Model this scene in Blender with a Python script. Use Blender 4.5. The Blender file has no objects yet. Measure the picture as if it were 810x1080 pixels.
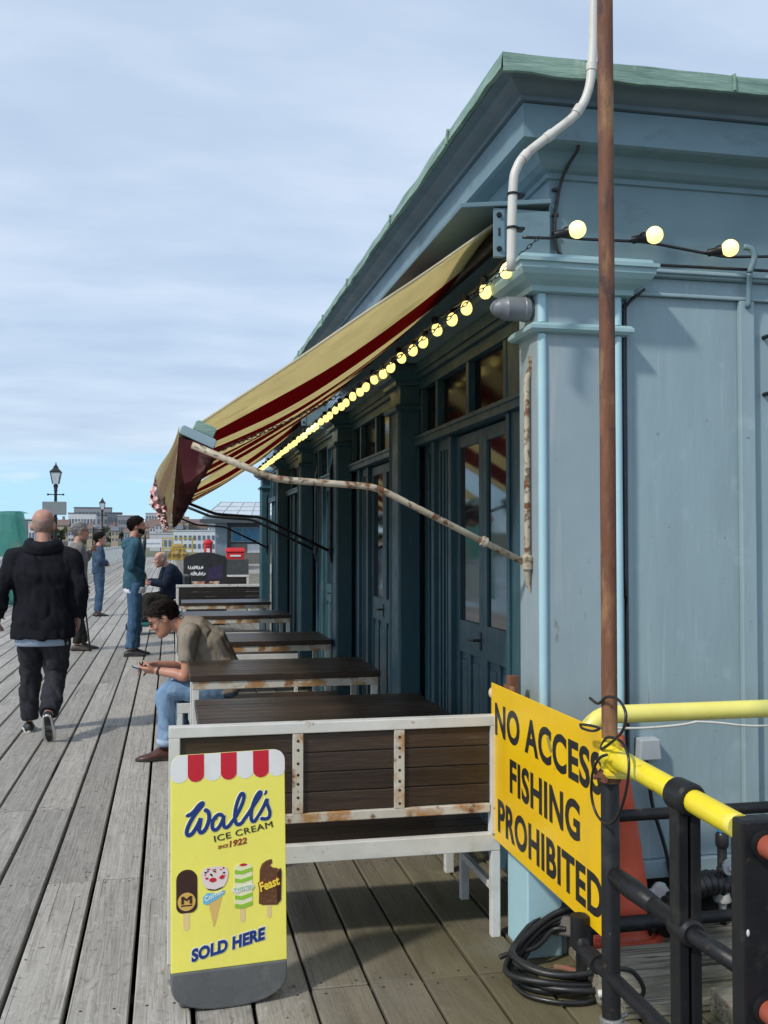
import bpy, bmesh, math, random
from mathutils import Vector, Matrix, noise, Euler
R = math.radians
random.seed(7)
SC = bpy.context.scene
COL = SC.collection
# ---------------------------------------------------------------- camera
CX, CY, FPX, CAMH = 405.0, 540.0, 1066.0, 1.54
PITCH = math.atan((571.0 - 540.0) / FPX)
YAW = math.atan((405.0 - 179.0) / math.hypot(FPX, 31.0))
cam = bpy.data.cameras.new('camera')
cam.sensor_fit = 'VERTICAL'
cam.sensor_height = 36.0
cam.lens = FPX / 1080.0 * 36.0
cam.clip_start = 0.05
cam.clip_end = 6000
camo = bpy.data.objects.new('camera', cam)
COL.objects.link(camo)
camo.location = (0, 0, CAMH)
camo.rotation_euler = (math.pi / 2 + PITCH, 0, -YAW)
SC.camera = camo
# ---------------------------------------------------------------- world and sun
SUN_EL, SUN_AZ = R(43), R(237)          # compass azimuth from +Y, clockwise
w = bpy.data.worlds.new('World')
SC.world = w
w.use_nodes = True
nt = w.node_tree
N, Lk = nt.nodes, nt.links
N.clear()
out = N.new('ShaderNodeOutputWorld')
bg = N.new('ShaderNodeBackground')
bg.inputs['Strength'].default_value = 0.128
sky = N.new('ShaderNodeTexSky')
sky.sky_type = 'NISHITA'
sky.sun_disc = False
sky.sun_elevation = SUN_EL
sky.sun_rotation = SUN_AZ
sky.air_density = 1.0
sky.dust_density = 0.6
tc = N.new('ShaderNodeTexCoord')
sep = N.new('ShaderNodeSeparateXYZ')
Lk.new(tc.outputs['Generated'], sep.inputs[0])


def wmath(op, a, b=None, clamp=False):
    n = N.new('ShaderNodeMath')
    n.operation = op
    n.use_clamp = clamp
    for k, v in enumerate((a, b)):
        if v is None:
            continue
        if isinstance(v, (int, float)):
            n.inputs[k].default_value = v
        else:
            Lk.new(v, n.inputs[k])
    return n.outputs[0]


zc = wmath('MAXIMUM', sep.outputs['Z'], 0.0)
den = wmath('ADD', zc, 0.16)
cx_ = wmath('DIVIDE', sep.outputs['X'], den)
cy_ = wmath('DIVIDE', sep.outputs['Y'], den)
comb = N.new('ShaderNodeCombineXYZ')
Lk.new(cx_, comb.inputs[0])
Lk.new(cy_, comb.inputs[1])


def wnoise(scale, detail, sx, sy, off=0.0):
    mp = N.new('ShaderNodeMapping')
    mp.inputs['Scale'].default_value = (sx, sy, 1)
    mp.inputs['Location'].default_value = (off, off * 0.7, off)
    Lk.new(comb.outputs[0], mp.inputs[0])
    n = N.new('ShaderNodeTexNoise')
    n.inputs['Scale'].default_value = scale
    n.inputs['Detail'].default_value = detail
    n.inputs['Roughness'].default_value = 0.5
    Lk.new(mp.outputs[0], n.inputs['Vector'])
    return n.outputs['Fac']


def wramp(fac, stops):
    r = N.new('ShaderNodeValToRGB')
    el = r.color_ramp.elements
    while len(el) < len(stops):
        el.new(0.5)
    for e, (p, c) in zip(el, stops):
        e.position = p
        e.color = (*c, 1)
    Lk.new(fac, r.inputs[0])
    return r.outputs[0]


def wmix(fac, a, b, mode='MIX'):
    m = N.new('ShaderNodeMix')
    m.data_type = 'RGBA'
    m.blend_type = mode
    if isinstance(fac, (int, float)):
        m.inputs[0].default_value = fac
    else:
        Lk.new(fac, m.inputs[0])
    for k, v in ((6, a), (7, b)):
        if isinstance(v, tuple):
            m.inputs[k].default_value = (*v, 1)
        else:
            Lk.new(v, m.inputs[k])
    return m.outputs[2]


nA = wnoise(0.9, 5, 0.6, 1.4, 3.1)
nB = wnoise(2.3, 6, 0.6, 1.5, 8.2)
nC = wnoise(6.5, 9, 0.75, 1.3, 5.5)
cloud = wramp(wmath('ADD', wmath('MULTIPLY', nA, 0.52), wmath('ADD', wmath('MULTIPLY', nB, 0.30), wmath('MULTIPLY', nC, 0.18))),
              [(0.38, (3.85, 4.8, 6.3)), (0.49, (4.6, 5.55, 6.9)), (0.61, (5.7, 6.45, 7.6))])
lowblue = (3.25, 5.9, 8.1)
pale = (4.6, 6.5, 8.2)
edge = wmath('ADD', zc, wmath('MULTIPLY', wmath('SUBTRACT', nB, 0.5), 0.05))
band = N.new('ShaderNodeMapRange')
band.interpolation_type = 'SMOOTHSTEP'
band.inputs['From Min'].default_value = 0.045
band.inputs['From Max'].default_value = 0.10
Lk.new(edge, band.inputs['Value'])
bandp = N.new('ShaderNodeMapRange')
bandp.interpolation_type = 'SMOOTHSTEP'
bandp.inputs['From Min'].default_value = 0.0
bandp.inputs['From Max'].default_value = 0.035
Lk.new(zc, bandp.inputs['Value'])
low = wmix(bandp.outputs[0], pale, lowblue)
puff = wnoise(4.0, 4, 0.6, 0.6, 1.7)
puffm = wramp(puff, [(0.60, (0, 0, 0)), (0.72, (0.55, 0.55, 0.55))])
low = wmix(puffm, low, (6.2, 7.0, 7.9))
cl = wmix(band.outputs[0], low, cloud)
skyc = wmix(0.82, sky.outputs[0], cl)
Lk.new(skyc, bg.inputs['Color'])
Lk.new(bg.outputs[0], out.inputs['Surface'])
sd = bpy.data.lights.new('sun', 'SUN')
sd.energy = 2.6
sd.angle = R(4.0)
sd.color = (1.0, 0.94, 0.85)
so = bpy.data.objects.new('sun', sd)
COL.objects.link(so)
sdir = Vector((math.sin(SUN_AZ) * math.cos(SUN_EL), math.cos(SUN_AZ) * math.cos(SUN_EL), math.sin(SUN_EL)))
so.rotation_euler = sdir.to_track_quat('Z', 'Y').to_euler()
so.location = (-6, -6, 9)
SC.view_settings.view_transform = 'Standard'
SC.view_settings.look = 'None'
SC.view_settings.gamma = 1
SC.view_settings.exposure = 0.12
SC.cycles.max_bounces = 8

# ---------------------------------------------------------------- point helpers (pixel ray meets a real plane)
_f = Vector((math.sin(YAW) * math.cos(PITCH), math.cos(YAW) * math.cos(PITCH), math.sin(PITCH)))
_r = Vector((math.cos(YAW), -math.sin(YAW), 0))
_u = _r.cross(_f)


def at(px, py, ax, v):
    d = _f + _r * ((px - CX) / FPX) - _u * ((py - CY) / FPX)
    o = Vector((0, 0, CAMH))
    i = 'xyz'.index(ax)
    return o + d * ((v - o[i]) / d[i])


# ---------------------------------------------------------------- materials
def M(name, c1, c2=None, scale=4.0, detail=6, lo=0.35, hi=0.65, rough=0.55, metal=0.0, bump=0.0, bscale=60.0,
      stretch=(1, 1, 1), stains=(), spec=0.5, island=0.0, coat=0.0, emit=None, estr=0.0, trans=None, rvar=0.12, weave=None):
    m = bpy.data.materials.new(name)
    m.use_nodes = True
    t = m.node_tree
    n, l = t.nodes, t.links
    b = n['Principled BSDF']
    tcn = n.new('ShaderNodeTexCoord')
    mp = n.new('ShaderNodeMapping')
    mp.inputs['Scale'].default_value = stretch
    l.new(tcn.outputs['Object'], mp.inputs[0])

    def nz(sc, det, vec=None, dist=0.0):
        q = n.new('ShaderNodeTexNoise')
        q.inputs['Scale'].default_value = sc
        q.inputs['Detail'].default_value = det
        q.inputs['Roughness'].default_value = 0.6
        q.inputs['Distortion'].default_value = dist
        l.new(vec or mp.outputs[0], q.inputs['Vector'])
        return q.outputs['Fac']

    def rng(fac, a, bb, x=0.0, y=1.0):
        q = n.new('ShaderNodeMapRange')
        q.inputs['From Min'].default_value = a
        q.inputs['From Max'].default_value = bb
        q.inputs['To Min'].default_value = x
        q.inputs['To Max'].default_value = y
        l.new(fac, q.inputs['Value'])
        return q.outputs[0]

    def mix(fac, a, bb, mode='MIX'):
        q = n.new('ShaderNodeMix')
        q.data_type = 'RGBA'
        q.blend_type = mode
        if isinstance(fac, float):
            q.inputs[0].default_value = fac
        else:
            l.new(fac, q.inputs[0])
        for k, v in ((6, a), (7, bb)):
            if isinstance(v, tuple):
                q.inputs[k].default_value = (*v, 1)
            else:
                l.new(v, q.inputs[k])
        return q.outputs[2]
    base = nz(scale, detail)
    c2 = c2 or tuple(x * 0.8 for x in c1)
    colr = mix(rng(base, lo, hi), c1, c2)
    for s in stains:                    # (colour, scale, lo, hi, stretch)
        mp2 = n.new('ShaderNodeMapping')
        mp2.inputs['Scale'].default_value = s[4] if len(s) > 4 else (1, 1, 1)
        mp2.inputs['Location'].default_value = (s[1] * 0.37, s[2] * 5, s[3] * 3)
        l.new(tcn.outputs['Object'], mp2.inputs[0])
        colr = mix(rng(nz(s[1], 7, mp2.outputs[0]), s[2], s[3]), colr, s[0])
    if island:
        g = n.new('ShaderNodeNewGeometry')
        hv = n.new('ShaderNodeHueSaturation')
        l.new(rng(g.outputs['Random Per Island'], 0, 1, 1 - island, 1 + island), hv.inputs['Value'])
        l.new(colr, hv.inputs['Color'])
        colr = hv.outputs[0]
    l.new(colr, b.inputs['Base Color'])
    l.new(rng(nz(scale * 2.3, 4), 0.3, 0.7, max(0.03, rough - rvar), min(1, rough + rvar)), b.inputs['Roughness'])
    b.inputs['Metallic'].default_value = metal
    b.inputs['Specular IOR Level'].default_value = spec
    b.inputs['Coat Weight'].default_value = coat
    if bump:
        bn = n.new('ShaderNodeBump')
        bn.inputs['Strength'].default_value = bump
        bn.inputs['Distance'].default_value = 0.01
        l.new(nz(bscale, 5), bn.inputs['Height'])
        l.new(bn.outputs[0], b.inputs['Normal'])
    if emit:
        b.inputs['Emission Color'].default_value = (*emit, 1)
        b.inputs['Emission Strength'].default_value = estr
    if trans:
        tl = n.new('ShaderNodeBsdfTranslucent')
        l.new(colr, tl.inputs['Color'])
        ms = n.new('ShaderNodeMixShader')
        ms.inputs[0].default_value = trans
        l.new(b.outputs[0], ms.inputs[1])
        l.new(tl.outputs[0], ms.inputs[2])
        l.new(ms.outputs[0], n['Material Output'].inputs['Surface'])
    m['_c'] = 1
    return m


RUST = (0.16, 0.055, 0.018)
RUST2 = (0.30, 0.13, 0.045)
Z3 = (9, 9, 1.2)
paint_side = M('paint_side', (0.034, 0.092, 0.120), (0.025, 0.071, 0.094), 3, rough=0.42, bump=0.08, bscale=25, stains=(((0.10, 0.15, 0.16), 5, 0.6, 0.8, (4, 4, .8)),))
paint_front = M('paint_front', (0.30, 0.405, 0.440), (0.258, 0.352, 0.388), 2.2, rough=0.5, bump=0.16, bscale=14, stretch=(2.6, 2.6, .55),
                stains=(((0.25, 0.34, 0.38), 3, 0.56, 0.80, (5, 5, .6)), ((0.36, 0.46, 0.51), 6, 0.60, 0.8, (1, 1, 1)), ((.16, .19, .2), 22, .68, .73, (1, 1, 1)), ((.40, .46, .47), 5, .62, .80, (9, 9, .35)), ((.20, .17, .13), 7, .70, .80, (8, 8, .3))))
paint_light = M('paint_light', (0.40, 0.62, 0.69), (0.36, 0.56, 0.62), 3, rough=0.45, bump=0.06, bscale=14, stains=(((0.27, 0.36, 0.36), 4, 0.62, 0.8, (6, 6, .7)),))
paint_cap = M('paint_cap', (0.32, 0.475, 0.495), (0.27, 0.41, 0.43), 4, rough=0.42, bump=0.06, bscale=18, stains=(((0.20, 0.15, 0.10), 6, 0.64, 0.80),))
paint_corn = M('paint_corn', (0.175, 0.272, 0.315), (0.14, 0.225, 0.265), 2.5, rough=0.42, bump=0.05, bscale=10, stains=(((0.11, 0.15, 0.165), 4, 0.58, 0.80, (1, 1, 2)),))
mould_dark = M('moulding_dark', (0.125, 0.175, 0.20), (0.095, 0.135, 0.158), 2.5, rough=0.45, bump=0.05, bscale=10, stains=(((0.13, 0.15, 0.165), 5, 0.58, 0.8, (1, 1, 3)),))  # crown moulding coloured darker than the cornice
verdigris = M('verdigris', (0.27, 0.40, 0.325), (0.13, 0.22, 0.185), 6, rough=0.7, bump=0.4, bscale=22, stretch=(.6, .6, 6), stains=(((0.09, 0.13, 0.11), 8, 0.60, 0.75, (.5, .5, 5)), ((0.36, 0.47, 0.39), 12, 0.60, 0.75)))
glass_black = M('glass_black', (0.003, 0.004, 0.006), (0.005, 0.006, 0.008), 2, rough=0.12, rvar=0.03, spec=0.06)
glass_dark = M('glass_dark', (0.012, 0.017, 0.020), (0.02, 0.026, 0.03), 2, rough=0.05, rvar=0.02, spec=0.9)
steel_dark = M('steel_dark', (0.010, 0.011, 0.013), (0.016, 0.016, 0.018), 8, rough=0.42, spec=0.3, bump=0.12, bscale=40, stains=(((0.07, 0.045, 0.03), 18, 0.64, 0.72), ((0.045, 0.045, 0.043), 7, 0.55, 0.75), ((0.12, 0.11, 0.10), 45, 0.70, 0.74)))
yellow_paint = M('yellow_paint', (0.87, 0.72, 0.03), (0.80, 0.63, 0.03), 5, rough=0.35, bump=0.08, bscale=30, stains=(((0.30, 0.20, 0.06), 17, 0.62, 0.68), ((0.35, 0.25, 0.06), 14, 0.66, 0.76), ((0.85, 0.79, 0.30), 5, 0.55, 0.75)))
pale_yellow = M('pale_yellow', (0.83, 0.76, 0.20), (0.78, 0.68, 0.15), 5, rough=0.35, stains=(((0.42, 0.36, 0.16), 12, 0.64, 0.76),))
rust_pole = M('rust_pole', (0.125, 0.048, 0.026), (0.19, 0.08, 0.04), 18, rough=0.72, bump=0.35, bscale=90, stretch=(1, 1, .25),
              stains=(((0.30, 0.165, 0.075), 9, 0.52, 0.66, (1.6, 1.6, .5)), ((0.055, 0.03, 0.025), 14, 0.58, 0.68, (1, 1, .4))))
terracotta = M('terracotta', (0.36, 0.085, 0.045), (0.29, 0.07, 0.04), 6, rough=0.45, bump=0.1, stains=(((0.5, 0.22, 0.15), 16, 0.63, 0.72),))
white_metal = M('white_metal', (0.66, 0.66, 0.63), (0.56, 0.56, 0.53), 5, rough=0.45, bump=0.08, bscale=30,
                stains=((RUST2, 11, 0.635, 0.70), (RUST, 19, 0.665, 0.72), ((0.42, 0.40, 0.36), 4, 0.58, 0.75)))
white_rusty = M('white_rusty', (0.60, 0.58, 0.52), (0.5, 0.47, 0.40), 5, rough=0.55, bump=0.15, bscale=40,
                stains=(((0.40, 0.22, 0.09), 8, 0.48, 0.60), (RUST, 14, 0.56, 0.66)))
slat_brown = M('slat_brown', (0.028, 0.0175, 0.013), (0.044, 0.028, 0.020), 3, rough=0.36, bump=0.15, bscale=6, stretch=(1.5, 22, 22), island=0.38,
               stains=(((0.075, 0.056, 0.043), 5, 0.60, 0.80, (1, 14, 14)),))
cable_black = M('cable_black', (0.012, 0.012, 0.013), (0.022, 0.022, 0.022), 10, rough=0.4, bump=0.05)
pvc_white = M('pvc_white', (0.66, 0.64, 0.59), (0.58, 0.56, 0.51), 6, rough=0.4, stains=(((0.36, 0.33, 0.27), 9, 0.56, 0.75, (3, 3, .7)),))
grey_plastic = M('grey_plastic', (0.19, 0.21, 0.23), (0.15, 0.165, 0.18), 6, rough=0.45)
box_grey = M('box_grey', (0.42, 0.46, 0.49), (0.36, 0.40, 0.43), 6, rough=0.5)
brass = M('brass', (0.5, 0.36, 0.14), (0.38, 0.26, 0.10), 8, rough=0.35, metal=0.8)
bulb_mat = M('bulb_lit', (0.9, 0.8, 0.5), (0.9, 0.8, 0.5), 3, rough=0.2, emit=(1.0, 0.82, 0.26), estr=1.3)
black_paint = M('black_paint', (0.015, 0.015, 0.016), (0.022, 0.022, 0.022), 6, rough=0.4)
letter_black = M('letter_black', (0.013, 0.013, 0.014), (0.02, 0.02, 0.02), 12, rough=0.45, stains=(((0.08, 0.07, 0.03), 40, 0.70, 0.76),))
sign_yellow = M('sign_yellow', (0.88, 0.55, 0.004), (0.82, 0.49, 0.004), 3, rough=0.38, bump=0.03, bscale=10, stains=(((0.45, 0.28, 0.02), 16, 0.68, 0.76), ((0.72, 0.45, 0.03), 4, 0.56, 0.75, (1, 1, .5))))
sleeper = M('sleeper', (0.27, 0.245, 0.195), (0.17, 0.155, 0.12), 4, rough=0.85, bump=0.5, bscale=12, stretch=(1.5, 10, 10), island=0.2, stains=(((0.15, 0.145, 0.055), 3, 0.46, 0.66), ((0.06, 0.05, 0.04), 5, 0.52, 0.62, (.5, 22, 22)), ((0.03, 0.025, 0.02), 9, 0.62, 0.66, (.4, 16, 16))))
stone_grey = M('stone_grey', (0.16, 0.145, 0.125), (0.10, 0.09, 0.08), 9, rough=0.9, bump=0.5, bscale=40)
cone_red = M('cone_red', (0.66, 0.095, 0.040), (0.56, 0.08, 0.035), 5, rough=0.5, stains=(((0.64, 0.20, 0.13), 7, 0.58, 0.75), ((0.22, 0.05, 0.04), 9, 0.66, 0.78)))


def deck_material():
    m = bpy.data.materials.new('deck_wood')
    m.use_nodes = True
    t = m.node_tree
    n, l = t.nodes, t.links
    b = n['Principled BSDF']
    tcn = n.new('ShaderNodeTexCoord')
    g = n.new('ShaderNodeNewGeometry')
    rnd = g.outputs['Random Per Island']
    off = n.new('ShaderNodeCombineXYZ')
    mu = n.new('ShaderNodeMath')
    mu.operation = 'MULTIPLY'
    mu.inputs[1].default_value = 37.0
    l.new(rnd, mu.inputs[0])
    l.new(mu.outputs[0], off.inputs[1])
    l.new(mu.outputs[0], off.inputs[2])
    ad = n.new('ShaderNodeVectorMath')
    l.new(tcn.outputs['Object'], ad.inputs[0])
    l.new(off.outputs[0], ad.inputs[1])

    def nz(sc, det, st, dist=0.0, rgh=0.6):
        mp = n.new('ShaderNodeMapping')
        mp.inputs['Scale'].default_value = st
        l.new(ad.outputs[0], mp.inputs[0])
        q = n.new('ShaderNodeTexNoise')
        q.inputs['Scale'].default_value = sc
        q.inputs['Detail'].default_value = det
        q.inputs['Roughness'].default_value = rgh
        q.inputs['Distortion'].default_value = dist
        l.new(mp.outputs[0], q.inputs['Vector'])
        return q.outputs['Fac']

    def rng(fac, a, bb, x=0.0, y=1.0):
        q = n.new('ShaderNodeMapRange')
        q.inputs['From Min'].default_value = a
        q.inputs['From Max'].default_value = bb
        q.inputs['To Min'].default_value = x
        q.inputs['To Max'].default_value = y
        l.new(fac, q.inputs['Value'])
        return q.outputs[0]

    def mix(fac, a, bb, mode='MIX'):
        q = n.new('ShaderNodeMix')
        q.data_type = 'RGBA'
        q.blend_type = mode
        if isinstance(fac, float):
            q.inputs[0].default_value = fac
        else:
            l.new(fac, q.inputs[0])
        for k, v in ((6, a), (7, bb)):
            if isinstance(v, tuple):
                q.inputs[k].default_value = (*v, 1)
            else:
                l.new(v, q.inputs[k])
        return q.outputs[2]

    def mth(op, a, bb):
        q = n.new('ShaderNodeMath')
        q.operation = op
        q.use_clamp = True
        for k, v in enumerate((a, bb)):
            if isinstance(v, float):
                q.inputs[k].default_value = v
            else:
                l.new(v, q.inputs[k])
        return q.outputs[0]
    grain = nz(1.0, 8, (70, 2.2, 70), 1.4, 0.65)
    big = nz(1.0, 5, (7, 1.0, 7), 0.8)
    cross = nz(1.0, 6, (14, 9, 14), 2.2)
    col = mix(rng(big, 0.3, 0.7), (0.43, 0.405, 0.362), (0.33, 0.31, 0.278))
    col = mix(rng(grain, 0.42, 0.68), col, (0.225, 0.21, 0.186))
    col = mix(rng(cross, 0.58, 0.74), col, (0.46, 0.435, 0.395))
    col = mix(rng(cross, 0.42, 0.28), col, (0.16, 0.15, 0.135))
    crack = nz(1.0, 3, (120, .55, 1), 0.3, 0.5)
    col = mix(rng(crack, 0.665, 0.70), col, (0.045, 0.04, 0.035))
    spot = nz(1.0, 2, (30, 30, 30), 0.0, 0.4)
    col = mix(rng(spot, 0.735, 0.76), col, (0.10, 0.095, 0.085))
    hv = n.new('ShaderNodeHueSaturation')
    l.new(rng(rnd, 0, 1, 0.80, 1.14), hv.inputs['Value'])
    l.new(col, hv.inputs['Color'])
    col = hv.outputs[0]
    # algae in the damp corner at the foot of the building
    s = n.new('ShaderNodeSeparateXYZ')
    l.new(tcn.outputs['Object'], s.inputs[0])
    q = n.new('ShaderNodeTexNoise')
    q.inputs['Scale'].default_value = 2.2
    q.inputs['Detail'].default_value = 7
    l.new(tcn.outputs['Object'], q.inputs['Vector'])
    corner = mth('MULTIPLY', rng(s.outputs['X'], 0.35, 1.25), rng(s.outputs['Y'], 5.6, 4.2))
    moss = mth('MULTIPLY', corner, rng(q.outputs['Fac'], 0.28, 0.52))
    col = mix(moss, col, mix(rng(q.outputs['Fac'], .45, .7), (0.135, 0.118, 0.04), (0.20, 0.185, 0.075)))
    dk = rng(s.outputs['X'], 0.30, 0.6, 0.0, 0.72)      # boards mixed to a darker green-brown towards the building
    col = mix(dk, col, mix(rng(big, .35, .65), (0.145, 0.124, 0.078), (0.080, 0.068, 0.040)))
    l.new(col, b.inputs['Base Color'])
    l.new(rng(grain, 0.3, 0.7, 0.62, 0.86), b.inputs['Roughness'])
    b.inputs['Specular IOR Level'].default_value = 0.35
    bn = n.new('ShaderNodeBump')
    bn.inputs['Strength'].default_value = 0.55
    bn.inputs['Distance'].default_value = 0.006
    hh = n.new('ShaderNodeMath')
    hh.operation = 'ADD'
    l.new(grain, hh.inputs[0])
    l.new(cross, hh.inputs[1])
    l.new(hh.outputs[0], bn.inputs['Height'])
    l.new(bn.outputs[0], b.inputs['Normal'])
    return m


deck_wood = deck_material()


# ---------------------------------------------------------------- mesh builder
class MB:
    def __init__(s):
        s.bm = bmesh.new()

    def box(s, a, b, M4=None):
        x0, y0, z0 = (min(a[i], b[i]) for i in range(3))
        x1, y1, z1 = (max(a[i], b[i]) for i in range(3))
        c = [(x0, y0, z0), (x1, y0, z0), (x1, y1, z0), (x0, y1, z0), (x0, y0, z1), (x1, y0, z1), (x1, y1, z1), (x0, y1, z1)]
        v = [s.bm.verts.new(M4 @ Vector(p) if M4 else p) for p in c]
        for f in ((3, 2, 1, 0), (4, 5, 6, 7), (0, 1, 5, 4), (1, 2, 6, 5), (2, 3, 7, 6), (3, 0, 4, 7)):
            s.bm.faces.new([v[i] for i in f])
        return s

    def loft(s, rings, close=True, cap=True):
        rv = [[s.bm.verts.new(p) for p in r] for r in rings]
        n = len(rings[0])
        for a, b in zip(rv, rv[1:]):
            for i in range(n if close else n - 1):
                j = (i + 1) % n
                try:
                    s.bm.faces.new((a[i], a[j], b[j], b[i]))
                except ValueError:
                    pass
        if cap and close:
            s.bm.faces.new(rv[0][::-1])
            s.bm.faces.new(rv[-1])
        return s

    def tube(s, pts, r, n=10, smooth=0, flat=1.0):
        pts = [Vector(p) for p in pts]
        rad = list(r) if isinstance(r, (list, tuple)) else [r] * len(pts)
        if smooth:
            pts, rad = catmull(pts, rad, smooth)
        rings = []
        prev = None
        for i, p in enumerate(pts):
            d = (pts[min(i + 1, len(pts) - 1)] - pts[max(i - 1, 0)])
            d = d.normalized() if d.length > 1e-9 else Vector((0, 0, 1))
            if prev is None:
                up = Vector((0, 0, 1)) if abs(d.z) < 0.9 else Vector((0, 1, 0))
                a = d.cross(up).normalized()
            else:
                a = prev - d * prev.dot(d)
                a = a.normalized() if a.length > 1e-6 else d.orthogonal().normalized()
            prev = a
            b = d.cross(a).normalized()
            rings.append([p + (a * math.cos(2 * math.pi * k / n) + b * math.sin(2 * math.pi * k / n) * flat) * rad[i] for k in range(n)])
        return s.loft(rings)

    def lathe(s, prof, c=(0, 0, 0), n=20, axis=None):
        c = Vector(c)
        q = (Vector(axis).to_track_quat('Z', 'Y').to_matrix() if axis else Matrix.Identity(3))
        rings = []
        for r, z in prof:
            rings.append([c + q @ Vector((r * math.cos(2 * math.pi * k / n), r * math.sin(2 * math.pi * k / n), z)) for k in range(n)])
        return s.loft(rings)

    def prism(s, outline, to3, d0, d1):
        """outline 2-D points; to3(u,v,d) gives the 3-D point"""
        a = [s.bm.verts.new(to3(u, v, d0)) for u, v in outline]
        b = [s.bm.verts.new(to3(u, v, d1)) for u, v in outline]
        s.bm.faces.new(a[::-1])
        s.bm.faces.new(b)
        n = len(a)
        for i in range(n):
            j = (i + 1) % n
            s.bm.faces.new((a[i], a[j], b[j], b[i]))
        return s

    def ball(s, c, r, n=10, m=7, q=None):
        c = Vector(c)
        rr = r if isinstance(r, (tuple, list)) else (r, r, r)
        rings = []
        for i in range(m + 1):
            t = math.pi * (0.02 + 0.96 * i / m)
            ring = []
            for k in range(n):
                p = Vector((rr[0] * math.sin(t) * math.cos(2 * math.pi * k / n), rr[1] * math.sin(t) * math.sin(2 * math.pi * k / n), -rr[2] * math.cos(t)))
                ring.append(c + (q @ p if q else p))
            rings.append(ring)
        return s.loft(rings)

    def grid(s, rows):
        return s.loft(rows, close=False, cap=False)


def catmull(pts, rad, k):
    P, Q = [], []
    n = len(pts)
    for i in range(n - 1):
        p0, p1, p2, p3 = pts[max(i - 1, 0)], pts[i], pts[i + 1], pts[min(i + 2, n - 1)]
        for j in range(k):
            t = j / k
            P.append(0.5 * ((2 * p1) + (p2 - p0) * t + (2 * p0 - 5 * p1 + 4 * p2 - p3) * t * t + (3 * p1 - p0 - 3 * p2 + p3) * t ** 3))
            Q.append(rad[i] * (1 - t) + rad[i + 1] * t)
    P.append(pts[-1])
    Q.append(rad[-1])
    return P, Q


def wpos(o):
    p = Vector((0, 0, 0))
    while o is not None:
        p = p + o.location
        o = o.parent
    return p


def obj(name, mb, mat, parent=None, local=False, bevel=0.0, smooth=False, label=None, kind=None, seg=2, auto=None):
    bm = mb.bm
    bmesh.ops.recalc_face_normals(bm, faces=bm.faces)
    me = bpy.data.meshes.new(name)
    bm.to_mesh(me)
    bm.free()
    if parent is not None and not local:
        off = wpos(parent)
        me.transform(Matrix.Translation(-off))
    if mat is not None:
        me.materials.append(mat)
    if smooth:
        me.polygons.foreach_set('use_smooth', [True] * len(me.polygons))
        if auto:
            me.set_sharp_from_angle(angle=R(auto))
    o = bpy.data.objects.new(name, me)
    COL.objects.link(o)
    o.parent = parent
    if bevel:
        bv = o.modifiers.new('bevel', 'BEVEL')
        bv.width = bevel
        bv.segments = seg
        bv.limit_method = 'ANGLE'
        bv.angle_limit = R(40)
    if label:
        o['label'] = label
    if kind:
        o['kind'] = kind
    return o


def thing(name, label, cat, loc=(0, 0, 0), rot=0.0, group=None):
    o = bpy.data.objects.new(name, None)
    o.empty_display_size = 0.1
    COL.objects.link(o)
    o.location = loc
    o.rotation_euler = (0, 0, rot)
    o['label'] = label
    o['category'] = cat
    if group:
        o['group'] = group
    return o


def tag(o, label, cat, group=None):
    o['label'] = label
    o['category'] = cat
    if group:
        o['group'] = group
    return o


def kids(o):
    return list(o.children)


def dup(o, parent=None, loc=None, label=None, rot=None):
    c = o.copy()
    COL.objects.link(c)
    c.parent = parent
    if loc is not None:
        c.location = loc
    if rot is not None:
        c.rotation_euler = (0, 0, rot)
    if label:
        c['label'] = label
    for ch in kids(o):
        dup(ch, c)
    return c


def text_mb(body, place, width=None, height=None, bold=0.0, wide=0.0, space=1.0, shear=0.0, depth=0.0012, fit=None):
    """text as a mesh; place(u,v,d) maps text units into space. fit=(u0,v0,u1,v1)"""
    cu = bpy.data.curves.new('txt', 'FONT')
    cu.body = body
    cu.size = 1.0
    cu.offset = bold
    cu.shear = shear
    cu.space_character = space
    cu.extrude = 0.01
    cu.resolution_u = 4
    o = bpy.data.objects.new('txt', cu)
    COL.objects.link(o)
    dg = bpy.context.evaluated_depsgraph_get()
    me = bpy.data.meshes.new_from_object(o.evaluated_get(dg))
    bpy.data.objects.remove(o)
    xs = [v.co.x for v in me.vertices]
    ys = [v.co.y for v in me.vertices]
    x0, x1, y0, y1 = min(xs), max(xs), min(ys), max(ys)
    mb = MB()
    u0, v0, u1, v1 = fit
    vs = []
    shifts = [(0, 0)] if not wide else [(-wide, 0), (0, .0002), (wide, .0004)]
    for du, dd in shifts:                      # a heavier letter is the same letter laid side by side
        vs = []
        for v in me.vertices:
            a = (v.co.x - x0) / (x1 - x0)
            b = (v.co.y - y0) / (y1 - y0)
            vs.append(mb.bm.verts.new(place(u0 + a * (u1 - u0) + du, v0 + b * (v1 - v0), depth + dd if v.co.z > 0 else 0.0)))
        for p in me.polygons:
            try:
                mb.bm.faces.new([vs[i] for i in p.vertices])
            except ValueError:
                pass
    bpy.data.meshes.remove(me)
    return mb


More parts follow.
